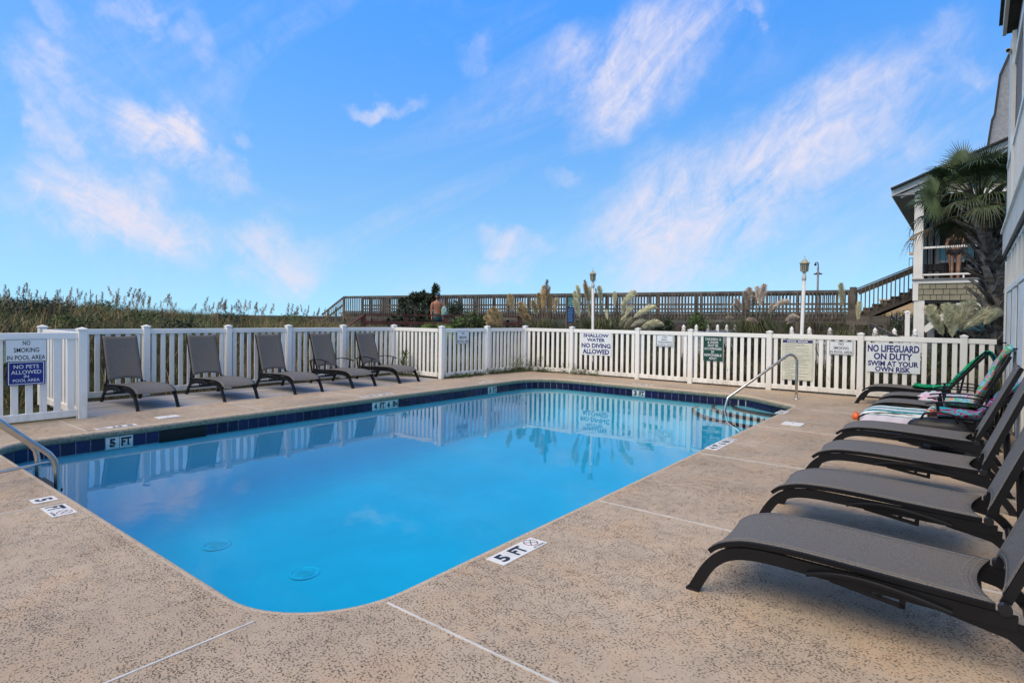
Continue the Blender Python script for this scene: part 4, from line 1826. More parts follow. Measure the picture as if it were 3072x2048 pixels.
# stairs from the boardwalk up to the porch
S0 = A + Vector((.02, -.1, zb_(0)))
S1 = Vector((-1.62, 28.2, 2.79))
st = thing('timber_stairs', 'weathered timber stairs with railing rising to the neighbouring porch', 'stairs', (S0.x, S0.y, 0))
sv = (S1 - S0)
m = MB()
m.bar(S0 + Vector((0, 0, -.12)), S1 + Vector((0, 0, -.12)), .05, .34)
m.build('stringer', 'old_timber', st)
m = MB()
m.bar(S0 + Vector((.1, 1.1, -.12)), S1 + Vector((.1, 1.1, -.12)), .05, .34)
m.build('stringer', 'old_timber', st)
for k in range(7):
    q = S0 + sv * ((k + .5) / 7)
    m = MB()
    m.box(q.x - .17, q.x + .17, q.y - .05, q.y + 1.15, q.z + .06, q.z + .10)
    m.build('tread', 'old_timber', st)
    m = MB()
    m.box(q.x - .165, q.x - .135, q.y - .04, q.y + 1.14, q.z - .08, q.z + .06)
    m.build('riser', 'old_timber', st)
for dz, w, h, nm in ((1.06, .12, .04, 'cap_rail'), (.95, .04, .12, 'top_rail')):
    for oy in (0, 1.1):
        m = MB()
        m.bar(S0 + Vector((0, oy, dz)), S1 + Vector((.1, oy, dz)), w, h)
        m.build(nm, 'old_timber', st)
for k in range(15):
    q = S0 + sv * ((k + .6) / 15)
    m = MB()
    m.bar(q + Vector((0, -.05, -.12)), q + Vector((0, -.05, .98)), .04, .04, (1, 0, 0))
    m.build('baluster', 'old_timber', st)
m = MB()
m.bar(S0 + Vector((-.05, -.06, -1.7)), S0 + Vector((-.05, -.06, 1.16)), .22, .22, (1, 0, 0))
m.bar(S0 + Vector((-.3, -.12, -.20)), S0 + Vector((1.25, -.12, -.20)), .06, .36)
m.bar(S0 + Vector((1.1, -.1, -1.7)), S0 + Vector((1.1, -.1, -.05)), .14, .14, (1, 0, 0))
m.build('newel_post', 'old_timber', st)
# loose handrail sloping down to the ground in front
m = MB()
a_, b_ = at(2610, 972, 22), at(2715, 1024, 15.5)
m.bar(a_, b_, .06, .10)
m.bar(a_ - Vector((0, 0, .25)), b_ - Vector((0, 0, .25)), .04, .08)
for k in range(4):
    q = a_.lerp(b_, k / 3)
    m.bar((q.x, q.y, -.1), q, .09, .09, (1, 0, 0))
tag(m.build('ramp_rail', 'old_timber'), 'grey timber ramp handrail sloping down behind the back fence', 'handrail')

# lower red-brown walkway
C0, C1 = at(1092, 945, 21.5), at(1560, 950, 24.0)
rw = thing('lower_walkway', 'red-brown stained lower walkway with horizontal rails below the boardwalk', 'walkway', (C0.x, C0.y, 0))
cv = Vector((C1.x - C0.x, C1.y - C0.y, 0))
cl = cv.length
cv.normalize()
cn = Vector((-cv.y, cv.x, 0))
if cn.y < 0:
    cn = -cn
for i in range(5):
    p = Vector((C0.x, C0.y, 0)) + cv * cl * i / 4
    m = MB()
    m.bar(p + Vector((0, 0, -.2)), p + Vector((0, 0, 1.50)), .13, .13, cv)
    m.build('post', 'red_timber', rw)
    if i < 4:
        q = p + cv * cl / 4
        for z, w, h, nm in ((1.52, .17, .045, 'cap_rail'), (1.22, .045, .12, 'mid_rail'), (.92, .045, .14, 'low_rail'), (.50, .06, .28, 'fascia')):
            m = MB()
            m.bar(p + Vector((0, 0, z)) - cn * (.06 if nm != 'cap_rail' else 0), q + Vector((0, 0, z)) - cn * (.06 if nm != 'cap_rail' else 0), w, h)
            m.build(nm, 'red_timber', rw)
for i in range(int(cl / .3)):
    p = Vector((C0.x, C0.y, .62)) + cv * (.15 + .3 * i)
    m = MB()
    m.bar(p, p + cn * 1.6, .29, .04)
    m.build('plank', 'red_timber', rw)
m = MB()
e0 = Vector((C0.x, C0.y, 1.50))
m.bar(e0, e0 - cv * 1.3 + Vector((0, 0, -.95)) - cn * .2, .15, .06)
m.bar(e0 - Vector((0, 0, .35)), e0 - cv * 1.3 + Vector((0, 0, -1.3)) - cn * .2, .05, .12)
m.build('ramp_rail', 'red_timber', rw)

# beach information board
p = at(1711, 967, 26.2)
q = at(1711, 890, 26.2)
t = thing('information_board', 'tall narrow green and blue beach information board against the boardwalk', 'sign board', (p.x, p.y, 0))
w = .30
t.rotation_euler = (0, 0, YAW + R(3))
h = q.z
m = MB()
m.box(-w / 2 - .03, -w / 2, -.03, .03, 0, h + .04).box(w / 2, w / 2 + .03, -.03, .03, 0, h + .04)
m.build('frame_post', 'old_timber', t, rel=False)
for z0, z1_, mt, nm in ((p.z, p.z + (h - p.z) * .60, 'sign_blue', 'lower_panel'), (p.z + (h - p.z) * .62, h, 'sign_green', 'upper_panel')):
    m = MB()
    m.box(-w / 2, w / 2, -.015, .005, z0, z1_)
    pn = m.build(nm, mt, t, rel=False)
    m = MB()
    for k in range(7):
        zz = z0 + (z1_ - z0) * (k + .7) / 8
        m.add([(-w * .4, -.0165, zz), (w * (.15 + .25 * rnd.random()), -.0165, zz), (w * .35, -.0165, zz + .025), (-w * .4, -.0165, zz + .025)], [(0, 1, 2, 3)])
    m.build('print_lines', 'aqua_panel', pn, rel=False)


# ================================================================== PEOPLE
def limb(mb, pts, rs, n=10):
    mb.tube(pts, rs, n)


def torso(mb, rings, n=16):
    base = len(mb.v)
    for (cx, cy, z, rx, ry) in rings:
        for j in range(n):
            th = 2 * math.pi * j / n
            mb.v.append((cx + rx * math.cos(th), cy + ry * math.sin(th), z))
    for i in range(len(rings) - 1):
        for j in range(n):
            mb.f.append((base + i * n + j, base + i * n + (j + 1) % n, base + (i + 1) * n + (j + 1) % n, base + (i + 1) * n + j))
    mb.f.append(tuple(base + j for j in range(n))[::-1])
    mb.f.append(tuple(base + (len(rings) - 1) * n + j for j in range(n)))


def hand(mb, wrist, dirv, side, curl=.4):
    """palm and five bent fingers; dirv points from wrist to knuckles, side towards the thumb"""
    w, d, s = Vector(wrist), unit(dirv), unit(side)
    nrm = unit(d.cross(s))
    limb(mb, [w, w + d * .05, w + d * .095], [.022, .030, .026], 8)
    for k, (o, ln) in enumerate(((.024, .070), (.008, .080), (-.008, .074), (-.024, .058))):
        b = w + d * .085 + s * o
        limb(mb, [b, b + d * ln * .5 + nrm * ln * curl * .3, b + d * ln * .85 + nrm * ln * curl], [.0095, .009, .007], 6)
    b = w + d * .03 + s * .024
    limb(mb, [b, b + d * .03 + s * .025, b + d * .06 + s * .026 + nrm * .01], [.011, .010, .008], 6)


def finish_body(mb, name, mat, t, vox=.011):
    o = mb.build(name, mat, t, True, rel=False)
    r = o.modifiers.new('skin', 'REMESH')
    r.mode = 'VOXEL'
    r.voxel_size = vox
    r.use_smooth_shade = True
    s = o.modifiers.new('soften', 'SMOOTH')
    s.factor = .5
    s.iterations = 3
    return o


# woman on the porch, seen from behind
HY = 21.80
PF = 2.79
woman = thing('person', 'person seen from behind on the porch in a black two-piece swimsuit', 'person', (-.40, HY + .55, PF), R(-4))
mb = MB()
torso(mb, [(0, .0, .74, .15, .115), (0, .01, .80, .175, .125), (0, .0, .88, .165, .115), (0, 0, .97, .138, .095), (0, 0, 1.06, .135, .09), (0, 0, 1.15, .155, .10), (0, .0, 1.22, .17, .10), (0, .0, 1.27, .165, .085), (0, 0, 1.31, .10, .065), (0, .005, 1.34, .055, .055), (0, .015, 1.40, .05, .052)])
for s in (-1, 1):
    limb(mb, [(s * .085, 0, .80), (s * .095, .005, .62), (s * .09, .01, .45), (s * .085, 0, .40), (s * .085, -.012, .28), (s * .08, -.005, .12), (s * .08, 0, .05), (s * .085, .02, .03)], [.095, .082, .062, .055, .056, .040, .036, .034], 12)
    limb(mb, [(s * .08, -.03, .03), (s * .085, .06, .035), (s * .09, .16, .02)], [.035, .036, .022], 8)
    limb(mb, [(s * .15, 0, 1.25), (s * .19, -.01, 1.18), (s * .215, -.02, 1.05), (s * .225, -.01, .97), (s * .215, .08, .86), (s * .20, .16, .80)], [.05, .046, .04, .036, .032, .024], 10)
    hand(mb, (s * .20, .16, .80), (-.1 * s, .7, -.6), (-s, 0, .2))
torso(mb, [(0, .02, 1.39, .05, .06), (0, .025, 1.43, .066, .082), (0, .03, 1.49, .074, .094), (0, .03, 1.54, .070, .088), (0, .025, 1.575, .045, .055), (0, .025, 1.585, .012, .015)])
mb.lathe([(.004, 0), (.012, .012), (.008, .035)], 6, (0, .128, 1.465))
for s in (-1, 1):
    mb.tube([(s * .072, .03, 1.46), (s * .084, .025, 1.485), (s * .078, .03, 1.505)], [.008, .013, .009], 6)
body = finish_body(mb, 'body', 'skin_fair', woman)
m = MB()
torso(m, [(0, .005, .745, .165, .128), (0, .01, .79, .190, .140), (0, .005, .86, .182, .130), (0, 0, .92, .166, .116)])
m.build('bikini_bottom', 'swim_black', woman, True, rel=False)
m = MB()
torso(m, [(0, 0, 1.045, .148, .102), (0, 0, 1.09, .155, .106), (0, 0, 1.16, .172, .114), (0, .01, 1.20, .175, .112)])
for s in (-1, 1):
    m.tube([(s * .095, -.104, 1.17), (s * .085, -.085, 1.26), (s * .075, -.03, 1.315), (s * .085, .07, 1.25), (s * .09, .105, 1.18)], .016, 6)
m.build('bikini_top', 'swim_black', woman, True, rel=False)
m = MB()
torso(m, [(0, -.01, 1.40, .055, .055), (0, -.005, 1.45, .078, .09), (0, .0, 1.52, .086, .102), (0, .005, 1.575, .07, .085), (0, .0, 1.61, .04, .05), (0, 0, 1.62, .01, .01)])
m.tube([(0, -.08, 1.52), (.0, -.13, 1.55), (0, -.15, 1.52), (0, -.12, 1.48)], [.04, .05, .05, .035], 8)
m.build('hair', 'hair_dark', woman, True, rel=False)

# man on the lower walkway
pm_ = at(1312, 945, 23.8)
man = thing('person', 'bare-chested person in a teal cap carrying a bundled towel on the walkway', 'person', (pm_.x, pm_.y, .64), YAW + R(25))
mb = MB()
torso(mb, [(0, 0, .82, .165, .11), (0, 0, .92, .168, .11), (0, 0, 1.02, .160, .105), (0, 0, 1.12, .165, .11), (0, -.005, 1.25, .19, .12), (0, -.005, 1.36, .205, .12), (0, 0, 1.43, .18, .095), (0, .005, 1.475, .10, .07), (0, 0, 1.50, .058, .058), (0, -.012, 1.56, .055, .058)])
for s in (-1, 1):
    limb(mb, [(s * .09, 0, .88), (s * .10, 0, .68), (s * .095, -.01, .50), (s * .09, 0, .45), (s * .09, .012, .32), (s * .085, .005, .14), (s * .085, 0, .06), (s * .085, -.01, .04)], [.10, .088, .068, .06, .06, .043, .038, .036], 12)
    limb(mb, [(s * .085, .04, .035), (s * .09, -.07, .04), (s * .095, -.18, .025)], [.036, .038, .024], 8)
limb(mb, [(-.185, 0, 1.40), (-.225, 0, 1.30), (-.245, .0, 1.16), (-.25, .005, 1.08), (-.255, -.02, .95), (-.255, -.04, .84)], [.062, .058, .048, .042, .038, .027], 10)
hand(mb, (-.255, -.04, .84), (0, -.15, -1), (.2, -1, .1))
limb(mb, [(.185, 0, 1.40), (.225, -.01, 1.30), (.245, -.02, 1.16), (.25, -.03, 1.09), (.245, -.14, 1.08), (.225, -.26, 1.10)], [.062, .058, .048, .042, .038, .027], 10)
hand(mb, (.225, -.26, 1.10), (-.2, -1, -.1), (-.3, 0, 1), .8)
torso(mb, [(0, -.02, 1.545, .05, .062), (0, -.025, 1.59, .068, .088), (0, -.028, 1.66, .076, .098), (0, -.02, 1.72, .072, .092), (0, -.015, 1.765, .045, .06), (0, -.015, 1.78, .012, .015)])
mb.tube([(0, -.118, 1.66), (0, -.135, 1.635), (0, -.125, 1.625)], [.008, .013, .009], 6)
for s in (-1, 1):
    mb.tube([(s * .074, -.015, 1.63), (s * .087, -.008, 1.655), (s * .08, -.012, 1.675)], [.008, .014, .009], 6)
finish_body(mb, 'body', 'skin', man)
m = MB()
torso(m, [(0, 0, .62, .205, .13), (0, 0, .75, .195, .13), (0, 0, .88, .185, .126), (0, 0, .965, .174, .118)])
m.build('swim_trunks', 'swim_teal', man, True, rel=False)
m = MB()
torso(m, [(0, -.02, 1.70, .083, .106), (0, -.02, 1.74, .080, .102), (0, -.015, 1.785, .058, .075), (0, -.015, 1.805, .012, .015)])
m.grid(lambda u, v: (.075 * (2 * u - 1), -.10 - .085 * v * math.cos((2 * u - 1) * 1.3), 1.705 - .012 * v - .012 * (2 * u - 1) ** 2), 8, 4)
m.build('cap', 'cap_teal', man, True, rel=False)
m = MB()
for s in (-1, 1):
    m.lathe([(.0, 0), (.026, .002), (.028, .010), (.0, .012)], 10, (s * .034, 0, 0))
m.v = [(x, -.122 - z * .9, 1.668 + y * .75) for x, y, z in m.v]
m.box(-.080, .080, -.126, -.116, 1.672, 1.682)
m.build('sunglasses', 'rail_dark', man, True, rel=False)
m = MB()
torso(m, [(0, -.055, 1.545, .045, .05), (0, -.058, 1.58, .062, .070), (0, -.056, 1.62, .070, .078)])
m.build('lower_face_shade', 'hair_dark', man, True, rel=False)  # dark shell added for the shadow on the lower face
tw_ = MB()


def bundle(u, v):
    th, ph = 2 * math.pi * u, math.pi * (v - .5)
    x, y, z = math.cos(ph) * math.cos(th), math.cos(ph) * math.sin(th), math.sin(ph)
    k = 1 + .35 * hair_noise((x * 1.6, y * 1.6, z * 1.3), 1.4, 2.)
    return (.12 * x * k, .13 * y * k, .22 * z * k - .04)


tw_.grid(bundle, 24, 16)
o = tw_.build('towel', 'towel_turtle', None, True)
o.location = Vector((pm_.x, pm_.y, .64)) + Matrix.Rotation(YAW + R(25), 3, 'Z') @ Vector((.20, -.30, 1.06))
tag(o, 'blue and purple towel bundled in the hands of the person with the cap', 'towel')


# ================================================================== NEIGHBOURING HOUSE
HX0, HX1, HB = -1.40, 3.4, HY + 8.6
hs = thing('beach_house', 'neighbouring grey-green shingled beach house with a covered porch', 'house', (-1.4, HY, 0))
# stilts and braces under the porch
for x in (HX0 + .02, .9, 2.6):
    m = MB()
    m.box(x, x + .27, HY + .02, HY + .29, -.1, 2.14)
    m.build('stilt', 'trim_white', hs)
for x in (HX0 + .25, 1.4):
    m = MB()
    m.box(x, x + .2, HY + 2.6, HY + 2.8, -.1, 2.14)
    m.build('stilt', 'soffit', hs)
m = MB()
m.bar((HX0 + .28, HY + .10, 1.22), (HX0 + 1.28, HY + .10, 2.13), .10, .17)
m.bar((.92, HY + .10, 1.22), (-.02, HY + .10, 2.13), .10, .17)
m.build('brace', 'trim_white', hs)
m = MB()
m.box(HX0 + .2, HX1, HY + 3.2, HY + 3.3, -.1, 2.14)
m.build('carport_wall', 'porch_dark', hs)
for x0, x1, z0, z1_ in ((-.86, .5, 1.60, 1.68), (-.5, .4, 1.2, 1.45)):
    m = MB()
    m.box(x0, x1, HY + 3.17, HY + 3.2, z0, z1_)
    m.build('carport_window', 'aqua_panel', hs)
# floor band with shingles
m = MB()
m.box(HX0 + .02, HX1, HY + .03, HB, 2.14, 2.66)
m.build('band_wall', 'roof_edge', hs)
for z0, z1_, y0, nm in ((2.655, 2.76, HY - .01, 'band_trim'),):
    m = MB()
    m.box(HX0 - .03, HX1, y0, y0 + .08, z0, z1_)
    m.build(nm, 'trim_white', hs)
m = MB()
m.box(HX0 - .04, HX1, HY - .05, HB, 2.76, 2.80)
m.build('porch_floor', 'pole_grey', hs)
m = MB()
m.box(HX0 - .012, HX0 + .13, HY - .012, HY + .05, 2.135, 2.655)
m.build('corner_board', 'trim_white', hs)
m = MB()
m.box(HX0 - .015, HX1, HY + .05, HY + .35, 2.06, 2.138)
m.build('band_beam', 'rail_dark', hs)
rs = random.Random(4)


def shingles(z0, z1_, xfun, yf, rows, parent):
    hgt = (z1_ - z0) / rows
    for r_ in range(rows):
        za = z0 + r_ * hgt
        xa, xb_ = xfun(za)
        x = xa - rs.uniform(0, .12)
        while x < xb_:
            w = rs.uniform(.13, .27)
            l, rt = max(x, xa), min(x + w - .014, xb_)
            if rt - l > .03:
                m = MB()
                t0 = .022
                m.add([(l, yf - t0, za + .006), (rt, yf - t0, za + .006), (rt, yf, za + .006), (l, yf, za + .006),
                       (l, yf - .003, za + hgt), (rt, yf - .003, za + hgt), (rt, yf, za + hgt), (l, yf, za + hgt)],
                      [(0, 3, 2, 1), (4, 5, 6, 7), (0, 1, 5, 4), (1, 2, 6, 5), (2, 3, 7, 6), (3, 0, 4, 7)])
                m.build('shingle', 'shingle', parent)
            x += w


shingles(2.14, 2.655, lambda z: (HX0 + .135, 1.2), HY + .028, 3, hs)
# porch columns, back wall, furniture
for x in (HX0, 1.3):
    m = MB()
    m.box(x, x + .22, HY + .0, HY + .22, 2.80, 5.30)
    m.box(x - .035, x + .255, HY - .035, HY + .255, 2.80, 2.86)
    m.build('porch_column', 'trim_white', hs)
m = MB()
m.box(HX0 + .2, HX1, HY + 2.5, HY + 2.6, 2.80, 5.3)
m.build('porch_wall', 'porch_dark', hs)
for x in (HX0 + .25, HX0 + .43):
    m = MB()
    m.box(x, x + .12, HY + 2.2, HY + 2.32, 2.80, 5.3)
    m.build('shutter_post', 'soffit', hs)
for x0, x1 in ((-.85, .05), (.1, .9)):
    m = MB()
    m.box(x0, x1, HY + 2.46, HY + 2.50, 3.55, 4.05)
    m.build('porch_window', 'aqua_panel', hs)
    m = MB()
    m.box(x0 - .06, x1 + .06, HY + 2.44, HY + 2.50, 3.47, 3.55)
    m.build('window_sill', 'trim_white', hs)
m = MB()
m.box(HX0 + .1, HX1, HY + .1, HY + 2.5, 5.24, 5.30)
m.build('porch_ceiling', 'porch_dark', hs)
for z0, h, nm in ((3.72, .06, 'top_rail'), (2.90, .05, 'bottom_rail')):
    m = MB()
    m.box(HX0 + .22, 1.3, HY + .05, HY + .12, z0, z0 + h)
    m.build(nm, 'vinyl_white', hs)
m = MB()
for x in (-.18, .7):
    m.box(x - .02, x + .02, HY + .06, HY + .10, 2.80, 2.90)
m.build('rail_block', 'vinyl_white', hs)
k = 0
x = HX0 + .28
while x < 1.28:
    m = MB()
    m.tube([(x, HY + .085, 2.93), (x, HY + .085, 3.73)], .009, 6)
    m.build('baluster', 'rail_dark', hs)
    x += .125
# gable
RS = .395


def rake_z(x):
    return 5.52 + RS * (x + 1.97)


m = MB()
m.add([(HX0, HY + .02, 5.28), (HX1, HY + .02, 5.28), (HX1, HY + .02, rake_z(HX1) - .16), (HX0, HY + .02, rake_z(HX0) - .16), (HX0, HB, 5.28), (HX1, HB, 5.28), (HX1, HB, rake_z(HX1) - .16), (HX0, HB, rake_z(HX0) - .16)],
      [(0, 1, 2, 3), (7, 6, 5, 4), (0, 4, 5, 1), (1, 5, 6, 2), (2, 6, 7, 3), (3, 7, 4, 0)])
m.build('gable_wall', 'shingle', hs)
for r_ in range(7):
    z = 5.34 + .2 * r_
    x0 = max(HX0 + .13, (z + .2 + .16 - 5.52) / RS - 1.97)
    shingles(z, z + .2, lambda q, x0=x0: (x0, 1.3), HY + .018, 1, hs)
m = MB()
m.box(HX0 - .01, HX0 + .12, HY - .005, HY + .03, 2.8, 5.40)
m.build('corner_board', 'trim_white', hs)
m = MB()
m.bar((-.55, HY - .01, 5.30), (1.3, HY - .01, 5.30), .05, .14)
m.build('header_trim', 'trim_white', hs)
a_, b_ = Vector((-1.97, HY - .30, 5.45)), Vector((HX1, HY - .30, rake_z(HX1) - .07))
m = MB()
m.bar(a_, b_, .04, .17)
m.build('rake_board', 'trim_white', hs)
m = MB()
m.bar(a_ + Vector((.2, .12, -.10)), b_ + Vector((0, .12, -.10)), .03, .12)
m.build('rake_trim', 'trim_white', hs)
m = MB()
c_ = Vector((0, 4.5, 0))
m.bar(a_ + Vector((-.03, 4.3, .11)), b_ + Vector((0, 4.3, .11)), 9.0, .05)
m.build('roof', 'roof_edge', hs)
m = MB()
m.add([(-1.95, HY - .28, 5.36), (HX0, HY - .28, 5.36), (HX0, HB, 5.36), (-1.95, HB, 5.36), (-1.95, HY - .28, 5.40), (HX0, HY - .28, 5.44), (HX0, HB, 5.44), (-1.95, HB, 5.40)],
      [(0, 3, 2, 1), (4, 5, 6, 7), (0, 1, 5, 4), (1, 2, 6, 5), (2, 3, 7, 6), (3, 0, 4, 7)])
m.build('eave_soffit', 'soffit', hs)
m = MB()
m.box(-1.99, -1.955, HY - .3, HB, 5.36, 5.53)
m.build('eave_fascia', 'trim_white', hs)
m = MB()
m.box(HX0 + .02, HX0 + .08, HY + .25, HB, 2.8, 5.3)
m.build('side_wall', 'shingle', hs)
m = MB()
m.box(-.62, -.22, HY + 3.5, HY + 4.0, 5.9, 6.45)
ch = m.build('chimney', 'brick_pink', hs)
m = MB()
m.box(-.66, -.18, HY + 3.46, HY + 4.04, 6.45, 6.50)
m.build('chimney_cap', 'roof_edge', ch)

# porch furniture
t = thing('porch_table', 'dark wicker side table on the neighbouring porch', 'table', (-.92, HY + 1.0, PF + .01))
m = MB()
m.box(-.26, .26, -.26, .26, .46, .50)
m.build('top', 'wicker', t, rel=False)
for sx in (-1, 1):
    for sy in (-1, 1):
        m = MB()
        m.box(sx * .22 - .035, sx * .22 + .035, sy * .22 - .035, sy * .22 + .035, 0, .46)
        m.build('leg', 'wicker', t, rel=False)
m = MB()
m.box(-.25, .25, -.25, .25, .30, .455)
m.build('apron', 'wicker', t, rel=False)
t = thing('porch_chair', 'dark wicker armchair on the neighbouring porch behind the palm', 'chair', (.28, HY + .95, PF + .01), R(200))
m = MB()
m.box(-.33, .33, -.32, .32, .28, .42)
m.build('seat', 'wicker', t, rel=False)
m = MB()
m.bar((0, .30, .40), (0, .42, .95), .66, .07, (0, 1, 0))
m.build('backrest', 'wicker', t, rel=False)
for sx in (-1, 1):
    m = MB()
    m.box(sx * .33 - .04, sx * .33 + .04, -.32, .34, .42, .62)
    m.build('armrest', 'wicker', t, rel=False)
    for sy in (-1, 1):
        m = MB()
        m.box(sx * .29 - .03, sx * .29 + .03, sy * .28 - .03, sy * .28 + .03, 0, .28)
        m.build('leg', 'wicker', t, rel=False)

# taller roof line behind the house
m = MB()
rg = thing('rear_house', 'tall grey gable of a farther house peeking above the porch roof', 'house', (1.0, 33, 0))
fr = [at(a, b, 31) for a, b in ((2966, 446), (2980, 362), (2988, 345), (3004, 228), (3060, 100), (3060, 446))]
bk_ = [p + Vector((0, 4, 0)) for p in fr]
k = len(fr)
m.add(fr + bk_, [tuple(range(k))[::-1], tuple(range(k, 2 * k))] + [(i, (i + 1) % k, k + (i + 1) % k, k + i) for i in range(k)])
m.build('gable_wall', 'soffit', rg)
m = MB()
for i in range(4):
    a_, b_ = fr[i] + Vector((-.05, -.12, 0)), fr[i + 1] + Vector((-.05, -.12, 0))
    m.bar(a_, b_, .10, .22, (0, 1, 0))
m.build('roof_edge', 'roof_edge', rg)

# ================================================================== NEAR BUILDING (right edge)
nb_ = thing('condo_building', 'cream and white condo building at the right edge with a balcony', 'building', (.5, 10.8, 0))
NX = .48
m = MB()
m.box(NX + .012, 3.5, 8.0, 13.55, 0, 2.6)
m.build('wall', 'cream_wall', nb_)
m = MB()
m.box(NX - .012, NX + .12, 13.42, 13.575, 0, 2.55)
m.build('corner_board', 'trim_white', nb_)
# windows and white door panels along the wall
for y0, y1, z0, z1_ in ((11.25, 12.35, 2.02, 2.52), (9.9, 11.0, 2.02, 2.52), (8.5, 9.6, 2.02, 2.52)):
    w_ = MB()
    w_.box(NX - .004, NX + .01, y0, y1, z0, z1_)
    wn = w_.build('window', 'lantern_glass', nb_)
    m = MB()
    for a, b, c, d in ((y0 - .06, y1 + .06, z0 - .07, z0), (y0 - .06, y1 + .06, z1_, z1_ + .06), (y0 - .06, y0, z0, z1_), (y1, y1 + .06, z0, z1_), ((y0 + y1) / 2 - .025, (y0 + y1) / 2 + .025, z0, z1_)):
        m.box(NX - .03, NX + .011, a, b, c, d)
    m.build('frame', 'trim_white', wn)
for y0, y1 in ((11.3, 12.3), (9.95, 10.95), (8.55, 9.55)):
    m = MB()
    m.box(NX - .02, NX + .011, y0, y1, .05, 1.93)
    dr = m.build('door', 'trim_white', nb_)
    m = MB()
    m.tube([(NX - .05, y1 - .1, 1.15), (NX - .05, y1 - .2, 1.15), (NX - .02, y1 - .2, 1.15)], .012, 6)
    m.build('handle', 'frame_black', dr)
    m = MB()
    m.box(NX - .024, NX - .019, y1 + .005, y1 + .04, .05, 1.95)
    m.build('door_gap', 'black_void', dr)
# balcony slab
m = MB()
m.box(NX - .07, 3.5, 6.2, 13.0, 2.62, 2.98)
m.build('balcony_fascia', 'beige_fascia', nb_)
m = MB()
m.box(NX - .10, 3.5, 6.15, 13.06, 2.98, 3.02)
m.build('balcony_floor', 'trim_white', nb_)
m = MB()
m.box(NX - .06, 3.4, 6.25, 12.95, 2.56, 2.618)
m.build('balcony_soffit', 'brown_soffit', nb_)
# corner column above the balcony and upper wall
m = MB()
m.box(NX - .015, NX + .045, 12.72, 13.42, 3.02, 6.3)
m.build('corner_column', 'trim_white', nb_)
m = MB()
m.box(NX + .05, 3.5, 6.2, 13.3, 3.02, 6.3)
m.build('upper_wall', 'brown_panel', nb_)
for z in (5.75, 4.35):
    m = MB()
    m.box(NX + .02, NX + .049, 6.2, 12.72, z, z + .17)
    m.build('trim_band', 'trim_white', nb_)
m = MB()
m.box(NX + .025, NX + .049, 10.6, 10.72, 4.52, 5.75)
m.build('trim_post', 'trim_white', nb_)
for z, h in ((4.02, .07), (3.10, .06)):
    m = MB()
    m.box(NX - .05, NX + .02, 6.2, 12.72, z, z + h)
    m.build('balcony_rail', 'vinyl_white', nb_)
y = 6.3
bp = MB().box(-.018, .018, -.018, .018, 0, .86).mesh('balcony_picket')
bp.materials.append(M['vinyl_white'])
while y < 12.7:
    put('balcony_picket', bp, None, nb_, Vector((NX - .015, y, 3.16)) - nb_.location)
    y += .115
m = MB()
m.box(NX - .06, NX + .04, 11.0, 11.1, 3.02, 4.14)
m.build('balcony_post', 'vinyl_white', nb_)
# eave
m = MB()
m.bar((NX - .10, 5.5, 7.35), (NX - .10, 13.35, 6.60), .05, .26)
m.build('eave_fascia', 'beige_fascia', nb_)
m = MB()
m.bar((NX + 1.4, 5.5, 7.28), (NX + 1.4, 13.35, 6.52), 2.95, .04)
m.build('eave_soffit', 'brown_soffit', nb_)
m = MB()
m.bar((NX + 1.3, 5.4, 7.52), (NX + 1.3, 13.5, 6.75), 2.95, .05)
m.build('eave_roof', 'roof_edge', nb_)
cm = thing('security_camera', 'white bullet security camera under the eave at upper right', 'camera', (NX - .02, 12.9, 5.98))
m = MB()
m.tube([(0, .1, .06), (-.02, -.02, .05), (-.05, -.26, -.02)], .036, 12)
m.build('housing', 'vinyl_white', cm, True, rel=False)
m = MB()
m.tube([(-.0495, -.262, -.02), (-.051, -.268, -.022)], .028, 12)
m.build('lens', 'black_void', cm, rel=False)
m = MB()
m.tube([(.0, .1, .06), (.05, .12, .10), (.10, .12, .10)], .016, 8)
m.build('bracket', 'vinyl_white', cm, True, rel=False)

# ================================================================== FAR BUILDINGS, FENCES
q = at(2640, 900, 62)
fb = thing('far_building', 'low tan stucco building beyond the boardwalk stairs', 'building', (q.x, q.y, 0))
q1 = at(2790, 900, 62)
zt_ = at(2690, 902, 62).z
m = MB()
m.box(q.x, q.x + 12, q.y, q.y + 9, -.1, zt_)
m.build('wall', 'tan_stucco', fb)
m = MB()
m.box(q.x - .15, q.x + 12.1, q.y - .15, q.y + 9, zt_, zt_ + .18)
m.build('parapet', 'beige_fascia', fb)
for i in range(4):
    for z0 in (1.9,):
        w_ = MB()
        x0 = q.x + .9 + i * 1.5
        w_.box(x0, x0 + .9, q.y - .03, q.y + .02, z0 - .5, z0 + .3)
        wn = w_.build('window', 'lantern_glass', fb)
        m = MB()
        for k in range(5):
            m.box(x0, x0 + .9, q.y - .05, q.y - .031, z0 - .48 + k * .16, z0 - .40 + k * .16)
        m.build('shutter_slats', 'beige_fascia', wn)
q = at(2737, 760, 75)
tw2 = thing('far_tower', 'distant high-rise whose balconies peek out beside the porch column', 'building', (q.x, q.y, 0))
m = MB()
m.box(q.x + .12, q.x + 10, q.y, q.y + 10, -.1, 13.2)
m.build('tower_wall', 'tan_stucco', tw2)
for yy in (713, 757, 800):
    z = at(2737, yy, 75).z
    m = MB()
    m.box(q.x - .30, q.x + 2, q.y - .6, q.y, z - .35, z)
    bl = m.build('balcony', 'tan_stucco', tw2)
    m = MB()
    for dx in (-.28, .1, .5):
        m.box(q.x + dx - .03, q.x + dx + .03, q.y - .58, q.y - .52, z, z + 1.0)
    m.box(q.x - .31, q.x + 2, q.y - .59, q.y - .52, z + 1.0, z + 1.08)
    m.build('railing', 'rail_dark', bl)


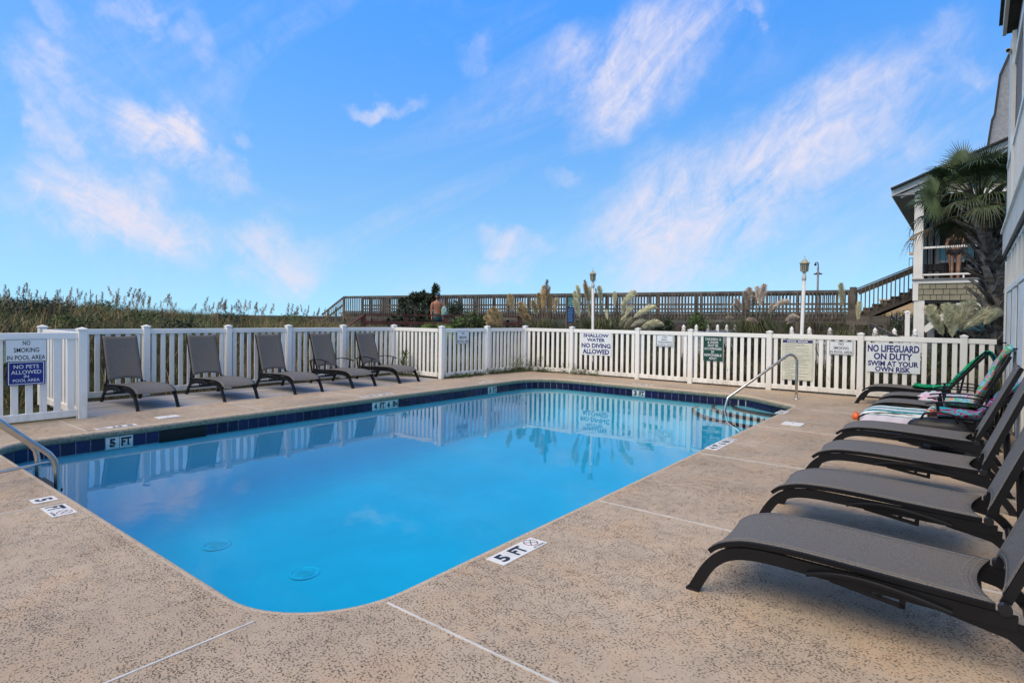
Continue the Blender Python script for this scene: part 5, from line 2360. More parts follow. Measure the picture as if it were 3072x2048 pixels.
def gothic_fence(label, a, b, n, h=1.20):
    a, b = Vector((a.x, a.y, 0)), Vector((b.x, b.y, 0))
    f = thing('picket_fence', label, 'fence', a)
    d = (b - a)
    L_ = d.length
    d.normalize()
    for i in range(n):
        p = a + d * L_ * i / (n - 1)
        m = MB()
        m.bar((p.x, p.y, -.1), (p.x, p.y, h), .11, .11, d)
        po = m.build('post', 'vinyl_white', f)
        m = MB()
        m.lathe([(.07, 0), (.07, .02), (.045, .03), (.065, .07), (.06, .11), (.02, .17), (.004, .19)], 10, (p.x, p.y, h))
        m.build('finial', 'vinyl_white', po, True)
    for z, hh in ((h - .10, .10), (h - .28, .07), (.12, .12)):
        m = MB()
        m.bar(a + Vector((0, 0, z)), b + Vector((0, 0, z)), .04, hh)
        m.build('rail', 'vinyl_white', f)
    k = int(L_ / .16)
    for i in range(k):
        p = a + d * L_ * (i + .5) / k
        m = MB()
        m.bar((p.x, p.y, .06), (p.x, p.y, h - .10), .075, .02, d.cross(Vector((0, 0, 1))))
        m.build('picket', 'vinyl_white', f)


gothic_fence('white picket fence with pointed finials behind the children sign', at(2051, 990, 19.2), at(2205, 990, 25), 6, 1.12)
gothic_fence('white picket fence with finials behind the right lamp post', at(2375, 1000, 19.5), at(2490, 1000, 16.8), 3, 1.10)
gothic_fence('short white picket fence with finials below the timber stairs', at(2625, 1000, 18.5), at(2745, 1000, 17.2), 3, 1.10)
p = at(2722, 985, 17.6)
m = MB()
m.bar((p.x, p.y, -.1), (p.x, p.y, 1.75), .12, .12, (1, 0, 0))
m.lathe([(.09, 1.75), (.09, 1.78), (.02, 1.82)], 4, (p.x, p.y, 0))
tag(m.build('gate_post', 'vinyl_white'), 'tall plain white post beside the house stilt', 'post')
# black metal fence and umbrellas of the neighbouring terrace
a_, b_ = at(2655, 985, 33), at(2735, 985, 33)
t = thing('metal_fence', 'black metal fence of the neighbouring terrace below the stairs', 'fence', (a_.x, a_.y, 0))
m = MB()
for z in (.2, 1.25):
    m.bar((a_.x, a_.y, z), (b_.x, b_.y, z), .04, .05)
m.build('rail', 'rail_dark', t)
for i in range(15):
    q = a_.lerp(b_, i / 14)
    m = MB()
    m.bar((q.x, q.y, -.1), (q.x, q.y, 1.35), .03, .03, (1, 0, 0))
    m.build('bar', 'rail_dark', t)


def parasol(label, c, r, zc, mat, closed=False):
    t = thing('parasol', label, 'parasol', (c.x, c.y, 0))
    m = MB()
    m.tube([(c.x, c.y, -.1), (c.x, c.y, zc + .3)], .025, 6)
    m.build('pole', 'pole_grey', t)
    m = MB()
    if closed:
        m.lathe([(.17, -1.15), (.13, -.9), (.10, -.4), (.05, 0), (.01, .15)], 10, (c.x, c.y, zc))
    else:
        m.lathe([(r, -.02), (r * .97, .05), (r * .6, .28), (r * .25, .45), (.02, .52)], 12, (c.x, c.y, zc))
    m.build('canopy', mat, t)


pm('parasol_floral', (.35, .30, .42), .8, .6, 5, col2=(.05, .03, .10))
parasol('purple and white floral parasol beyond the back fence', at(2688, 974, 38), 1.35, at(2688, 970, 38).z, 'parasol_floral')
parasol('closed white parasol, left of two beyond the metal fence', at(2668, 985, 36), .2, at(2668, 966, 36).z, 'vinyl_white', True)
parasol('closed white parasol, right of two beyond the metal fence', at(2692, 985, 36), .2, at(2692, 970, 36).z, 'vinyl_white', True)


# ================================================================== DUNE AND PLANTS
def dune_h(x, y):
    t = -11.75 - x
    if t <= 0:
        return -.05
    cr = 1.52 - .055 * max(0, y - 4) + .06 * max(0, 4 - y)
    cr = max(.55, min(1.75, cr))
    h = cr * (smoothstep(0, 3.2, t) * .62 + smoothstep(2, 9.5, t) * .38)
    h *= 1 - .85 * smoothstep(11, 18, t)
    h *= 1 - .55 * smoothstep(13, 19, y)
    h += .09 * hair_noise((x, y, 0), .45) + .04 * hair_noise((x, y, 3), 1.3)
    return -.05 + max(0, h)


m = MB()
m.grid(lambda u, v: (-32 + 20.3 * u, -9 + 40 * v, dune_h(-32 + 20.3 * u, -9 + 40 * v)), 56, 90)
tag(m.build('dune', 'soil', None, True), kind='structure')


def ridge_h(x, y):
    t = (y - (31.5 + .05 * x)) / 5.
    h = 1.5 * smoothstep(0, 1, t) * (1 - smoothstep(1.6, 3.2, t))
    h *= .85 + .3 * hair_noise((x, y, 0), .18)
    return -.06 + h


m = MB()
m.grid(lambda u, v: (-70 + 90 * u, 27 + 24 * v, ridge_h(-70 + 90 * u, 27 + 24 * v)), 70, 30)
tag(m.build('dune_ridge', 'soil', None, True), kind='structure')


def gz(x, y):
    if y > 29.5 and x > -12:
        return ridge_h(x, y)
    return dune_h(x, y) if x < -11.7 else -.06


def blades(name, label, pts, hr, wr, mat, lean=.35, cat='grass', seg=3, seed=1, kind='stuff', parent=None):
    r = random.Random(seed)
    V, Fc = [], []
    for (x, y, z) in pts:
        h = r.uniform(*hr)
        w = r.uniform(*wr)
        th = r.uniform(0, 2 * math.pi)
        ph = r.uniform(0, 2 * math.pi)
        L_ = lean * r.uniform(.2, 1.6) * h
        ax, ay = math.cos(th) * w / 2, math.sin(th) * w / 2
        dx, dy = math.cos(ph) * L_, math.sin(ph) * L_
        k = len(V)
        for i in range(seg):
            f = i / seg
            g_ = f ** 1.8
            ws = 1 - f * .75
            droop = 1 - .25 * lean * f * f
            V += [(x - ax * ws + dx * g_, y - ay * ws + dy * g_, z + h * f * droop), (x + ax * ws + dx * g_, y + ay * ws + dy * g_, z + h * f * droop)]
        V.append((x + dx, y + dy, z + h * (1 - .25 * lean)))
        for i in range(seg - 1):
            Fc.append((k + 2 * i, k + 2 * i + 1, k + 2 * i + 3, k + 2 * i + 2))
        e = k + 2 * seg - 2
        Fc.append((e, e + 1, e + 2))
    me = bpy.data.meshes.new(name)
    me.from_pydata(V, [], Fc)
    o = put(name, me, mat, parent)
    if parent is None:
        tag(o, label, cat, None, kind)
    else:
        o['kind'] = 'stuff'
    return o


rg_ = random.Random(21)


def scatter(n, x0, x1, y0, y1, dens=None):
    out = []
    while len(out) < n:
        x, y = rg_.uniform(x0, x1), rg_.uniform(y0, y1)
        if dens is not None and rg_.random() > dens(x, y):
            continue
        out.append((x, y, gz(x, y) - .02))
    return out


def clumpy(s, seed, lo=.35):
    return lambda x, y: max(0, min(1, lo + .9 * hair_noise((x, y, 0), s, seed) + .25))


blades('dune_grass', 'dense green grass covering the dune behind the left fence', scatter(34000, -24, -11.75, -3, 19, clumpy(.55, 1.)), (.24, .58), (.009, .020), 'grass_green', .5, seed=3)
blades('dune_grass', 'dark undergrowth on the dune behind the left fence', scatter(20000, -23, -11.75, -3, 19, clumpy(.8, 5.)), (.2, .46), (.014, .030), 'grass_dark', .6, seed=4)
blades('dune_grass', 'dry tan grass among the green on the dune', scatter(9000, -21, -11.75, -3, 19, clumpy(.7, 9., .05)), (.3, .62), (.006, .014), 'grass_dry', .7, seed=5)
blades('verge_grass', 'dark tall grass behind the back fence', [p for p in scatter(13000, -11.6, 2.0, 13.3, 16.5)], (.3, .85), (.010, .024), 'grass_dark', .55, seed=6)
blades('verge_grass', 'green grass beyond the back fence', scatter(9000, -14, 1.0, 14.0, 24), (.15, .45), (.014, .03), 'grass_green', .5, seed=7)
blades('verge_grass', 'dry stems behind the back fence', scatter(1500, -11.6, 1.0, 13.3, 16), (.4, 1.0), (.006, .012), 'grass_dry', .7, seed=8)
blades('scrub', 'dark scrub under and beyond the boardwalk', scatter(15000, -34, 2, 19, 42), (.5, 1.3), (.03, .07), 'grass_dark', .6, seed=12, cat='scrub')
blades('corner_grass', 'grass in the corner behind the grey deck', scatter(3500, -11.7, -9.85, 9.95, 13.2), (.2, .6), (.010, .022), 'grass_green', .5, seed=9)
blades('edge_weeds', 'low green weeds along the rear edge of the grey deck', scatter(2200, -11.62, -11.33, 2.7, 9.7), (.03, .10), (.010, .022), 'leaf_mid', .8, seed=10)


# leafy low plants on the dune
def leaf_cloud(mb, c, rad, n, size, r, squash=.8, hollow=.35):
    for _ in range(n):
        while True:
            v = Vector((r.uniform(-1, 1), r.uniform(-1, 1), r.uniform(-1, 1)))
            if hollow < v.length < 1:
                break
        p = Vector(c) + Vector((v.x * rad[0], v.y * rad[1], v.z * rad[2]))
        s = size * r.uniform(.6, 1.4)
        d = unit((r.uniform(-1, 1), r.uniform(-1, 1), r.uniform(-.6, 1)))
        e = unit(d.cross(Vector((r.uniform(-1, 1), r.uniform(-1, 1), r.uniform(-1, 1)))))
        mb.add([p - e * s * .30, p + d * s * .5 - e * s * .05, p + d * s, p + d * s * .5 + e * s * .42, ], [(0, 1, 2, 3)])


def shrub(name, label, base, lobes, size, mat, seed, n=500, cat='shrub', stems=5, group=None):
    r = random.Random(seed)
    t = thing(name, label, cat, base, 0, group)
    m = MB()
    for (dx, dy, dz, rx, ry, rz_) in lobes:
        leaf_cloud(m, Vector(base) + Vector((dx, dy, dz)), (rx, ry, rz_), n, size, r)
    o = m.build('crown', mat, t)
    m = MB()
    for (dx, dy, dz, rx, ry, rz_) in lobes:
        e = Vector(base) + Vector((dx, dy, dz))
        b = Vector(base)
        m.tube([b, b.lerp(e, .5) + Vector((r.uniform(-.1, .1), r.uniform(-.1, .1), 0)), e], [.05, .035, .015], 6)
    m.build('trunk', 'bark', t, True)
    return t


rq = random.Random(5)
DSL = ['low dune shrub above the left no smoking sign', 'low green dune shrub above the leftmost deck lounger', 'low dune shrub above the second deck lounger', 'small dune shrub above the tall left fence post',
       'low dune shrub above the middle deck lounger', 'low dune shrub left of the boardwalk end', 'dark low shrub at the far left edge of the dune', 'green shrub on the dune crest above the leftmost lounger']
for i, (px, py, D, s) in enumerate(((120, 935, 14.5, .55), (430, 945, 15, .5), (560, 952, 14, .45), (230, 955, 13, .4), (700, 935, 18, .5), (860, 938, 20, .6), (30, 950, 14, .5), (330, 930, 17, .5))):
    p = at(px, py, D)
    z = gz(p.x, p.y)
    shrub('dune_shrub', DSL[i], (p.x, p.y, z), [(rq.uniform(-.3, .3), rq.uniform(-.3, .3), s * .6, s * .8, s * .8, s * .45) for _ in range(3)], .07, 'leaf_mid' if i % 2 else 'leaf_dark', 40 + i, 220, group='low shrubs on the dune')


# sea oats: slender stalks with drooping seed heads
def oat_mesh(seed):
    r = random.Random(seed)
    m = MB()
    bend = r.uniform(.05, .22)
    pts = [Vector((bend * (f ** 2.5), 0, f)) for f in (0, .3, .6, .8, .92, 1.0)]
    m.tube(pts, [.006, .005, .0045, .004, .003, .002], 4)
    for k in range(24):
        f = .70 + .30 * k / 24
        p = Vector((bend * (f ** 2.5), 0, f))
        L_ = .085 * (1 - .5 * (k / 24))
        th = r.uniform(-.9, .9) + (math.pi if r.random() < .3 else 0)
        d = Vector((math.cos(th), math.sin(th) * .7, -.4 - .5 * r.random())).normalized()
        e = unit(d.cross(Vector((0, 0, 1)))) * .012
        n_ = unit(d.cross(e)) * .010
        m.add([p, p + d * L_ * .5 + e, p + d * L_, p + d * L_ * .5 - e, p + d * L_ * .5 + n_, p + d * L_ * .5 - n_], [(0, 1, 2, 3), (0, 4, 2, 5)])
    me = m.mesh('sea_oat')
    me.materials.append(M['oat_straw'])
    return me


OATS = [oat_mesh(k) for k in range(6)]
ro = random.Random(12)
for i in range(290):
    if i < 190:
        px = ro.uniform(-20, 1060)
        D = 17.5 + 3.0 * ro.random() + max(0, px - 500) * .006
        sky = 1
    else:
        px = ro.uniform(-20, 1050)
        D = ro.uniform(12.5, 17)
        sky = 0
    p = at(px, 950, D)
    z = gz(p.x, p.y)
    dens = .5 + .8 * hair_noise((px * .01, 0, 0), 1., 4.)
    if sky and ro.random() > dens + .35:
        continue
    h = ro.uniform(.60, 1.0) if sky else ro.uniform(.5, .8)
    o = put('sea_oat', OATS[i % 6], None, None, (p.x, p.y, z - .03), (ro.uniform(-.12, .12), ro.uniform(-.1, .1), YAW + ro.uniform(-.9, .9) + (math.pi if ro.random() < .25 else 0)), (h * 1.15, h * 1.15, h))
    tag(o, 'slender sea oat stalk with a drooping seed head on the dune', 'sea oats', 'sea oats standing on the dune')


# pampas grass ---------------------------------------------------------
def plume_mesh(seed, bend, density=150, wid=.16):
    r = random.Random(seed)
    m = MB()

    def ax(f):
        return Vector((bend * f * f, 0, f))
    m.tube([ax(f) for f in (0, .25, .5, .75, .97)], [.010, .009, .007, .005, .002], 5)
    for k in range(density):
        f = k / density
        p = ax(f)
        w = wid * (math.sin(math.pi * (f * .86 + .10)) ** .8) * r.uniform(.65, 1.15)
        th = r.uniform(0, 2 * math.pi)
        d = Vector((math.cos(th) * .55 + bend * .9 * f, math.sin(th) * .55, 1.0 - .2 * r.random())).normalized()
        L_ = w * .95 + .05
        tip = p + d * L_ + Vector((bend * .10, 0, -L_ * .18))
        e = unit(d.cross(Vector((r.uniform(-1, 1), r.uniform(-1, 1), r.uniform(-1, 1))))) * .0065
        m.add([p - e * .5, p + d * L_ * .55 - e, tip, p + d * L_ * .55 + e], [(0, 1, 2, 3)])
    return m.mesh('plume')


PLU = {}
for mt in ('plume_gold', 'plume_cream', 'plume_grey', 'plume_dark'):
    PLU[mt] = []
    for k, bnd in enumerate((.0, .12, .3)):
        me = plume_mesh(hash(mt) % 97 * 0 + k * 7 + len(mt), bnd, 750 if mt != 'plume_dark' else 320, .46 if mt != 'plume_dark' else .28)
        me.materials.append(M[mt])
        PLU[mt].append(me)


def pampas(label, base, D, plumes, zf, seed, nleaf=380, spread=1.0, hl=(.7, 1.35), group='pampas grass clumps behind the back fence'):
    """plumes: (tip point, base point, material, bend index, width)"""
    r = random.Random(seed)
    t = thing('pampas_grass', label, 'pampas grass', (base.x, base.y, -.06), 0, group)
    V, Fc = [], []
    for _ in range(nleaf):
        th = r.uniform(0, 2 * math.pi)
        L_ = r.uniform(*hl)
        out = r.uniform(.25, .85) * spread
        w = r.uniform(.008, .015)
        b = Vector((math.cos(th), math.sin(th), 0)) * r.uniform(0, .22)
        dr = Vector((math.cos(th), math.sin(th), 0))
        sd = Vector((-dr.y, dr.x, 0)) * w
        k = len(V)
        for i in range(5):
            f = i / 5
            p = b + dr * out * f ** 1.6 + Vector((0, 0, L_ * (f - .42 * f ** 3)))
            ww = 1 - .8 * f
            V += [tuple(p - sd * ww), tuple(p + sd * ww)]
        p = b + dr * out * 1.05 + Vector((0, 0, L_ * .5))
        V.append(tuple(p))
        for i in range(4):
            Fc.append((k + 2 * i, k + 2 * i + 1, k + 2 * i + 3, k + 2 * i + 2))
        Fc.append((k + 8, k + 9, k + 10))
    me = bpy.data.meshes.new('foliage')
    me.from_pydata(V, [], Fc)
    fo = put('foliage', me, 'pampas_leaf', t)
    fo['kind'] = 'stuff'
    O = Vector(t.location)
    for (tp, bp_, mt, bi, wd) in plumes:
        Dj = D + r.uniform(-.35, .35)
        a, b = at(*zf(*bp_), Dj), at(*zf(*tp), Dj + r.uniform(-.1, .1))
        d = b - a
        L_ = d.length
        q = d.to_track_quat('Z', 'X')
        # turn the bend towards where the plume already leans
        o = put('plume', PLU[mt][bi], None, t, a - O)
        z_ = unit(d)
        lean = Vector((d.x, d.y, 0))
        x_ = unit(lean - z_ * lean.dot(z_)) if lean.length > .02 else Vector((1, 0, 0))
        y_ = z_.cross(x_)
        o.matrix_local = Matrix.Translation(a - O) @ Matrix((x_, y_, z_)).transposed().to_4x4() @ Matrix.Diagonal((L_ * wd * 1.1, L_ * wd * 1.1, L_ * 1.1, 1))
        m = MB()
        c = Vector((base.x + r.uniform(-.15, .15), base.y + r.uniform(-.15, .15), 0))
        m.tube([c, c.lerp(a, .6) + Vector((0, 0, .1)), a], [.010, .009, .008], 5)
        m.build('stalk', 'oat_straw' if mt in ('plume_gold', 'plume_dark') else 'pampas_leaf', t)
    return t


G, Cc, Gy, Dk = 'plume_gold', 'plume_cream', 'plume_grey', 'plume_dark'
pampas('golden brown pampas grass with one tall dark plume beside the boardwalk', at(1628, 990, 18.6), 18.2,
       [((738, 288), (735, 430), Dk, 0, 1.0), ((705, 350), (692, 520), G, 1, .8), ((760, 350), (742, 470), Dk, 0, .9), ((665, 420), (670, 575), G, 0, .9), ((720, 395), (695, 555), G, 1, .8),
        ((515, 490), (562, 625), G, 1, 1.1), ((500, 540), (555, 670), G, 1, 1.0), ((610, 480), (642, 600), G, 0, 1.1), ((772, 455), (745, 610), G, 0, .9), ((826, 458), (805, 580), G, 0, .8),
        ((398, 425), (425, 560), G, 0, 1.0), ((560, 600), (590, 695), G, 1, 1.2)], z3, 51, 1300, 1.0, (1.5, 2.6))
pampas('small golden pampas tuft leaning left above the fence corner', at(1502, 990, 19), 19,
       [((190, 610), (245, 705), G, 1, 1.2), ((266, 542), (318, 700), G, 1, 1.0), ((225, 565), (290, 700), G, 1, 1.0), ((300, 580), (330, 700), G, 0, .9), ((200, 660), (260, 715), G, 1, 1.2)], z3, 52, 300, .8, (1.2, 1.9))
pampas('broad pale green pampas grass spreading behind the shallow water sign', at(1800, 990, 17.2), 16.6,
       [((1020, 342), (1047, 470), Cc, 0, .8), ((998, 400), (1025, 545), Cc, 0, .8), ((1088, 298), (1115, 470), Dk, 0, .9), ((1092, 330), (1118, 490), Cc, 0, .8), ((1130, 355), (1132, 480), Cc, 0, .8), ((1220, 350), (1236, 482), Cc, 0, .9),
        ((1186, 360), (1192, 440), Dk, 0, .8), ((1358, 400), (1358, 522), Cc, 0, .8), ((1518, 386), (1410, 525), Cc, 1, .8), ((1682, 498), (1530, 622), Cc, 2, .75), ((1130, 520), (1142, 632), Cc, 0, .9),
        ((1285, 560), (1292, 642), Cc, 0, .7), ((1500, 518), (1452, 622), Cc, 1, .9), ((1452, 498), (1420, 602), Cc, 1, .9), ((1320, 635), (1320, 702), Cc, 0, .9), ((1442, 615), (1400, 712), Cc, 1, .9),
        ((1500, 628), (1445, 722), Cc, 1, .9), ((1602, 628), (1508, 702), Cc, 2, .9), ((1730, 632), (1602, 712), Cc, 2, .8), ((1762, 648), (1612, 722), Cc, 2, .8), ((1000, 470), (1040, 620), Cc, 0, .9), ((1240, 500), (1225, 600), Cc, 0, .7)], z3, 53, 1900, 1.15, (1.6, 2.7))
pampas('pinkish grey pampas grass between the two lamp posts', at(2262, 990, 15.0), 14.6,
       [((1075, 438), (1070, 640), Gy, 0, .9), ((1050, 470), (1085, 660), Gy, 1, .9), ((1166, 418), (1178, 570), Gy, 0, .9), ((1236, 402), (1192, 610), Gy, 0, .9), ((950, 538), (1002, 665), Gy, 1, 1.0), ((928, 592), (985, 695), Gy, 1, 1.0),
        ((1130, 520), (1112, 645), Gy, 0, 1.0), ((1476, 528), (1360, 612), Gy, 2, .9), ((1412, 548), (1330, 645), Gy, 2, .9), ((1312, 596), (1290, 695), Gy, 1, .9), ((858, 708), (930, 762), Gy, 2, 1.0),
        ((1092, 728), (1182, 795), Gy, 2, 1.0), ((1570, 705), (1482, 805), Gy, 2, .9), ((1540, 690), (1470, 770), Gy, 2, .9)], zt, 54, 1700, 1.0, (1.6, 2.7))
pampas('thin pampas clump with two upright plumes before the timber stairs', at(2550, 1000, 13.4), 13.2,
       [((2075, 398), (2085, 640), Cc, 0, .62), ((2270, 588), (2255, 770), Cc, 0, .75)], zt, 55, 900, .9, (1.3, 2.3))
pampas('large creamy pampas plumes in front of the neighbouring house', at(2870, 1010, 12.9), 12.6,
       [((700, 1275), (745, 1440), Cc, 1, 1.1), ((720, 1330), (770, 1470), Cc, 1, 1.1), ((795, 1262), (800, 1410), Cc, 0, 1.1), ((850, 1272), (832, 1430), Cc, 0, 1.1), ((946, 1243), (875, 1430), Cc, 1, 1.0), ((905, 1255), (860, 1430), Cc, 1, 1.1),
        ((1092, 1258), (915, 1420), Cc, 2, .95), ((1050, 1275), (890, 1440), Cc, 2, .95), ((1142, 1290), (1055, 1395), Cc, 1, 1.1), ((830, 1320), (835, 1480), Cc, 0, 1.1)], z5, 56, 900, .8, (1.1, 2.0))


# sabal palm -----------------------------------------------------------
def fan(mb, o, dirv, upv, rad, n, spread, r, droop, w):
    """palmate leaf: pleated blades radiating from o"""
    d, u = unit(dirv), unit(upv)
    s = unit(d.cross(u))
    u = s.cross(d)
    for k in range(n):
        a = -spread + 2 * spread * k / (n - 1)
        dd = unit(d * math.cos(a) + s * math.sin(a) + u * (.10 * math.cos(a)))
        L_ = rad * (1 - .28 * abs(a) / spread) * r.uniform(.88, 1.08)
        pts = []
        for i in range(5):
            f = i / 4
            g_ = droop * r.uniform(.6, 1.4) * L_ * max(0, f - .45) ** 1.6
            pts.append(Vector(o) + dd * L_ * f * (1 - .12 * droop * f) - Vector((0, 0, g_)))
        sd = unit(dd.cross(u))
        ww = [.25 * w, w, .85 * w, .45 * w, .05 * w]
        base = len(mb.v)
        for i, p in enumerate(pts):
            mb.v += [tuple(p - sd * ww[i]), tuple(p + u * ww[i] * .45), tuple(p + sd * ww[i])]
        for i in range(4):
            for j in range(2):
                a_ = base + i * 3 + j
                mb.f.append((a_, a_ + 1, a_ + 4, a_ + 3))


def frond(parent, o, e, upv, rad, n, spread, r, droop, mat, w=.022):
    m = MB()
    o, e = Vector(o), Vector(e)
    mid = o.lerp(e, .5) + Vector((0, 0, .08))
    m.tube([o, mid, e], [.022, .016, .012], 5)
    fan(m, e, (e - mid), upv, rad, n, spread, r, droop, w)
    m.build('frond', mat, parent)


PB = at(2985, 1010, 12.7)
palm = thing('palm_tree', 'cabbage palm with a shaggy boot-covered trunk beside the condo', 'palm tree', (PB.x, PB.y, -.1))
ptop = at(2935, 610, 12.5)
PZ = ptop.z


def trunk_c(z):
    f = max(0, min(1, z / PZ))
    b, c_, t_ = Vector((PB.x + .03, PB.y + .02, 0)), at(2982, 800, 12.6), ptop
    zc = c_.z
    if z < zc:
        p = b.lerp(c_, z / zc)
    else:
        p = c_.lerp(t_, (z - zc) / (PZ - zc))
    return Vector((p.x, p.y, z))


m = MB()
zs_ = [-.1 + (PZ + .1) * i / 24 for i in range(25)]
m.tube([trunk_c(z) for z in zs_], [.15 + .03 * math.sin(i * 1.7) * .3 for i in range(25)], 12)
m.build('trunk', 'bark', palm, True)
bm_ = MB()
bm_.add([(-.045, 0, 0), (.045, 0, 0), (.035, .10, .10), (-.035, .10, .10), (.03, .20, .24), (-.03, .20, .24), (.028, .17, .245), (-.028, .17, .245), (-.04, -.03, .02), (.04, -.03, .02)],
        [(0, 1, 2, 3), (3, 2, 4, 5), (5, 4, 6, 7), (7, 6, 9, 8), (0, 3, 5, 7), (1, 6, 4, 2)])
boot = bm_.mesh('leaf_base')
boot.materials.append(M['bark'])
rp = random.Random(3)
z, k = .35, 0
while z < PZ - .05:
    for j in range(2):
        th = k * R(137.5) + rp.uniform(-.15, .15)
        c_ = trunk_c(z)
        p = c_ + Vector((math.cos(th), math.sin(th), 0)) * .135
        s = rp.uniform(1.1, 1.8)
        o = put('leaf_base', boot, None, palm, p - palm.location, (R(-8 + rp.uniform(-14, 22)), 0, th - math.pi / 2), (s, s * 1.1, s))
        k += 1
    z += .062
cr = trunk_c(PZ)
vf = -ray(2900, 620).normalized()
RT = Vector((math.cos(YAW), math.sin(YAW), 0))
UP = Vector((0, 0, 1))
FW = Vector((-math.sin(YAW), math.cos(YAW), 0))
spec = []
for i in range(46):
    th = i * R(137.5)
    elv = R(80 - 104 * (i / 45) ** .9)
    d = (RT * math.cos(th) + FW * math.sin(th)) * math.cos(elv) + UP * math.sin(elv)
    spec.append((d, rp.uniform(.60, .95), rp.uniform(.58, .78)))
for i, (d, pl_, rd) in enumerate(spec):
    o = cr + Vector((rp.uniform(-.06, .06), rp.uniform(-.06, .06), rp.uniform(-.25, .1)))
    e = o + d * pl_
    dry = i > 41
    up_ = UP if abs(d.z) < .8 else -FW
    frond(palm, o, e, (up_ + d.cross(RT) * .1), rd, 34, R(95), rp, .35 + 1.1 * (i / 45), 'palm_dry' if dry else 'palm_green', .017)
# the big fan reaching left across the porch column
tipc = at(2790, 590, 12.2)
frond(palm, cr + Vector((0, 0, -.15)), tipc + RT * .12, (-FW + UP * .2), .72, 46, R(118), rp, .25, 'palm_green', .020)
frond(palm, cr, at(2925, 545, 12.1), (-FW + UP * .3), .70, 40, R(115), rp, .4, 'palm_green', .019)

# dark tree behind the lower walkway, shrubs, palmetto, yucca ------------
pt = at(1250, 960, 25.5)
shrub('wax_myrtle', 'dark ragged wax myrtle tree in front of the boardwalk', (pt.x, pt.y, .2),
      [(-.65, .1, 1.35, .7, .6, .55), (.1, 0, 1.5, .75, .6, .65), (.75, -.1, 1.4, .6, .5, .55), (-1.3, .1, 1.0, .6, .5, .5), (.2, 0, .9, 1.4, .7, .6), (1.15, 0, 2.25, .13, .14, .42), (.85, 0, 1.95, .16, .2, .3), (-.1, 0, 2.05, .26, .3, .25), (-.85, 0, 1.85, .2, .25, .25), (.4, 0, 2.1, .15, .2, .28)], .13, 'leaf_dark', 77, 520, 'tree')
for i, (px, py, D, s, mt, lab) in enumerate(((1410, 975, 20, .55, 'leaf_mid', 'rounded bright green shrub right of the person with the cap'), (1455, 980, 20.5, .45, 'leaf_mid', 'small green shrub under the lower walkway'),
                                             (1375, 985, 19.5, .4, 'leaf_mid', 'feathery green shrub beside the palmetto'), (1365, 930, 25.5, .5, 'leaf_dark', 'brownish bush on the boardwalk slope behind the walkway'),
                                             (2712, 975, 27, .8, 'leaf_dark', 'dark evergreen shrub beside the house stilt'), (2090, 975, 21, .5, 'leaf_mid', 'green bush under the boardwalk'), (1990, 985, 19, .4, 'leaf_dark', 'dark bush under the boardwalk right of the pale pampas'))):
    p = at(px, py, D)
    z = p.z - s * .8
    shrub('shrub', lab, (p.x, p.y, max(-.06, z - .3)), [(rq.uniform(-.2, .2) * s, rq.uniform(-.2, .2), (z - max(-.06, z - .3)) + s * q_, s * .75, s * .75, s * .6) for q_ in (.5, .9, 1.1)], .09, mt, 90 + i, 320)
p = at(1308, 990, 18.5)
t = thing('palmetto', 'bright yellow-green palmetto fan palm above the fence', 'palmetto', (p.x, p.y, 0))
for i in range(13):
    a = R(-80 + 160 * i / 12)
    o = Vector((p.x, p.y, .75))
    d = RT * math.sin(a) * .5 + UP * (.25 + .18 * math.cos(a)) + FW * rp.uniform(-.25, .25)
    frond(t, o, o + d * .62, -FW, .40, 20, R(62), rp, .15, 'palmetto_green', .014)
p = Vector((-11.9, 2.5, 0))
t = thing('palmetto', 'green palmetto behind the left fence panel', 'palmetto', p)
for i in range(9):
    a = R(-80 + 160 * i / 8)
    o = p + Vector((0, 0, .35))
    d = RT * math.sin(a) * .45 + UP * .5 + FW * rp.uniform(-.2, .2)
    frond(t, o, o + d * .6, -FW, .42, 20, R(65), rp, .2, 'palmetto_green', .014)
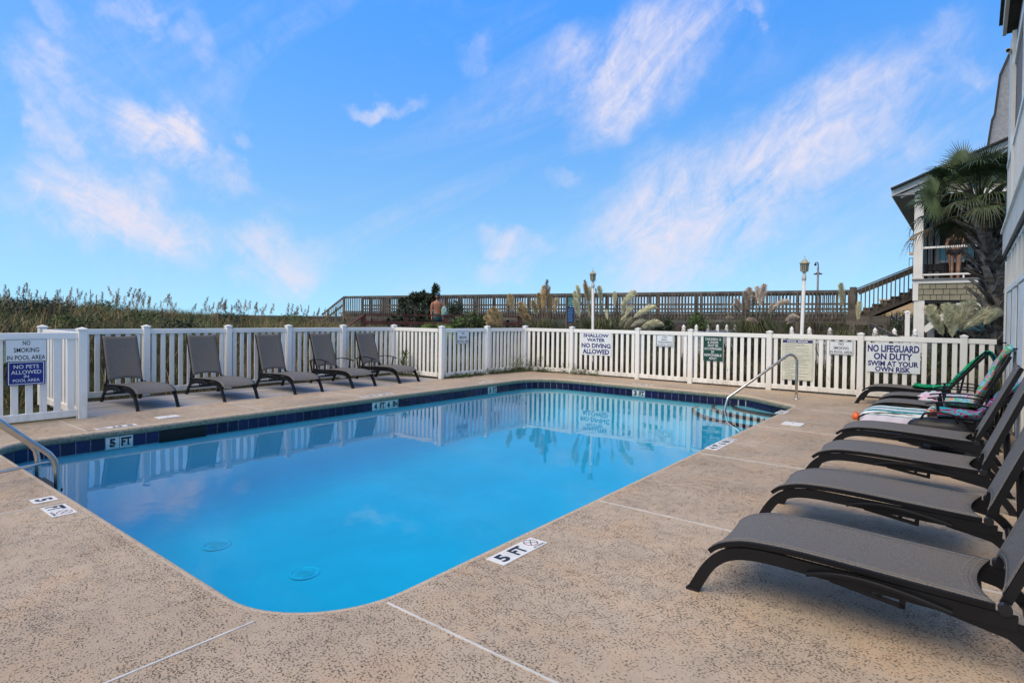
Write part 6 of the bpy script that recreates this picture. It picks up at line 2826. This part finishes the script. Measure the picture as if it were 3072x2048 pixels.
# yucca poking through the fence behind the rightmost deck lounger
p = Vector((-10.95, 9.58, 0))
t = thing('yucca', 'small spiky yucca beside the rightmost deck lounger', 'yucca', p)
m = MB()
m.tube([p, p + Vector((.05, 0, .22)), p + Vector((.12, -.02, .48))], [.025, .022, .02], 7)
m.build('stem', 'bark', t, True)
for cz, cx, n_, ln in ((.26, .05, 26, .26), (.5, .13, 30, .22)):
    for k in range(n_):
        th = k * R(137.5)
        el_ = R(70 - 100 * k / n_)
        d = Vector((math.cos(th) * math.cos(el_), math.sin(th) * math.cos(el_), math.sin(el_)))
        o = p + Vector((cx, 0, cz))
        sd = unit(d.cross(UP)) * .014
        m = MB()
        m.add([o - sd, o + sd, o + d * ln * .5 + sd * .9, o + d * ln, o + d * ln * .5 - sd * .9, ], [(0, 1, 2, 3, 4)])
        m.build('leaf', 'leaf_mid', t)


# creeping vine at the fence foot
def vine(label, pts, n, hmax, seed):
    r = random.Random(seed)
    t = thing('vine', label, 'vine', (pts[0][0], pts[0][1], 0))
    m, lv = MB(), MB()
    for _ in range(n):
        k = r.random() * (len(pts) - 1)
        i = min(int(k), len(pts) - 2)
        p = Vector((*pts[i], 0)).lerp(Vector((*pts[i + 1], 0)), k - i) + Vector((r.uniform(-.05, .05), r.uniform(-.05, .05), 0))
        h = hmax * r.random() ** 2
        q = p + Vector((r.uniform(-.15, .15), r.uniform(-.08, .08), h))
        m.tube([p, p.lerp(q, .5) + Vector((0, 0, .02)), q], .003, 3)
        for j in range(4):
            c = p.lerp(q, r.random()) + Vector((r.uniform(-.04, .04), r.uniform(-.04, .04), r.uniform(0, .04)))
            leaf_cloud(lv, c, (.02, .02, .02), 2, .045, r)
    m.build('stems', 'bark', t)
    o = lv.build('leaves', 'leaf_mid', t)
    o['kind'] = 'stuff'


vine('green vine creeping along the foot of the side fence', [(-9.68, 9.85), (-9.64, 11.3), (-9.58, 12.8)], 150, .16, 1)
vine('green vine growing into the fence corner', [(-9.62, 12.3), (-9.55, 12.82), (-9.0, 12.93)], 90, .5, 2)
vine('green vine at the foot of the back fence left of the shallow water sign', [(-9.2, 12.92), (-8.3, 12.98), (-7.4, 13.02)], 70, .28, 3)
vine('weedy vine behind the deck lounger with armrests', [(-11.3, 9.62), (-10.4, 9.66)], 50, .3, 4)
# dry grass poking through the back fence
blades('fence_straw', 'dry grass strands poking through the back fence', [(x_, 13.03 + .12 * rq.random(), .0) for x_ in [rq.uniform(-7.9, -6.6) for _ in range(60)] + [rq.uniform(-4.8, -3.9) for _ in range(50)] + [rq.uniform(-1.75, -1.55) for _ in range(12)]], (.15, .55), (.004, .008), 'grass_dry', .9, seed=30)
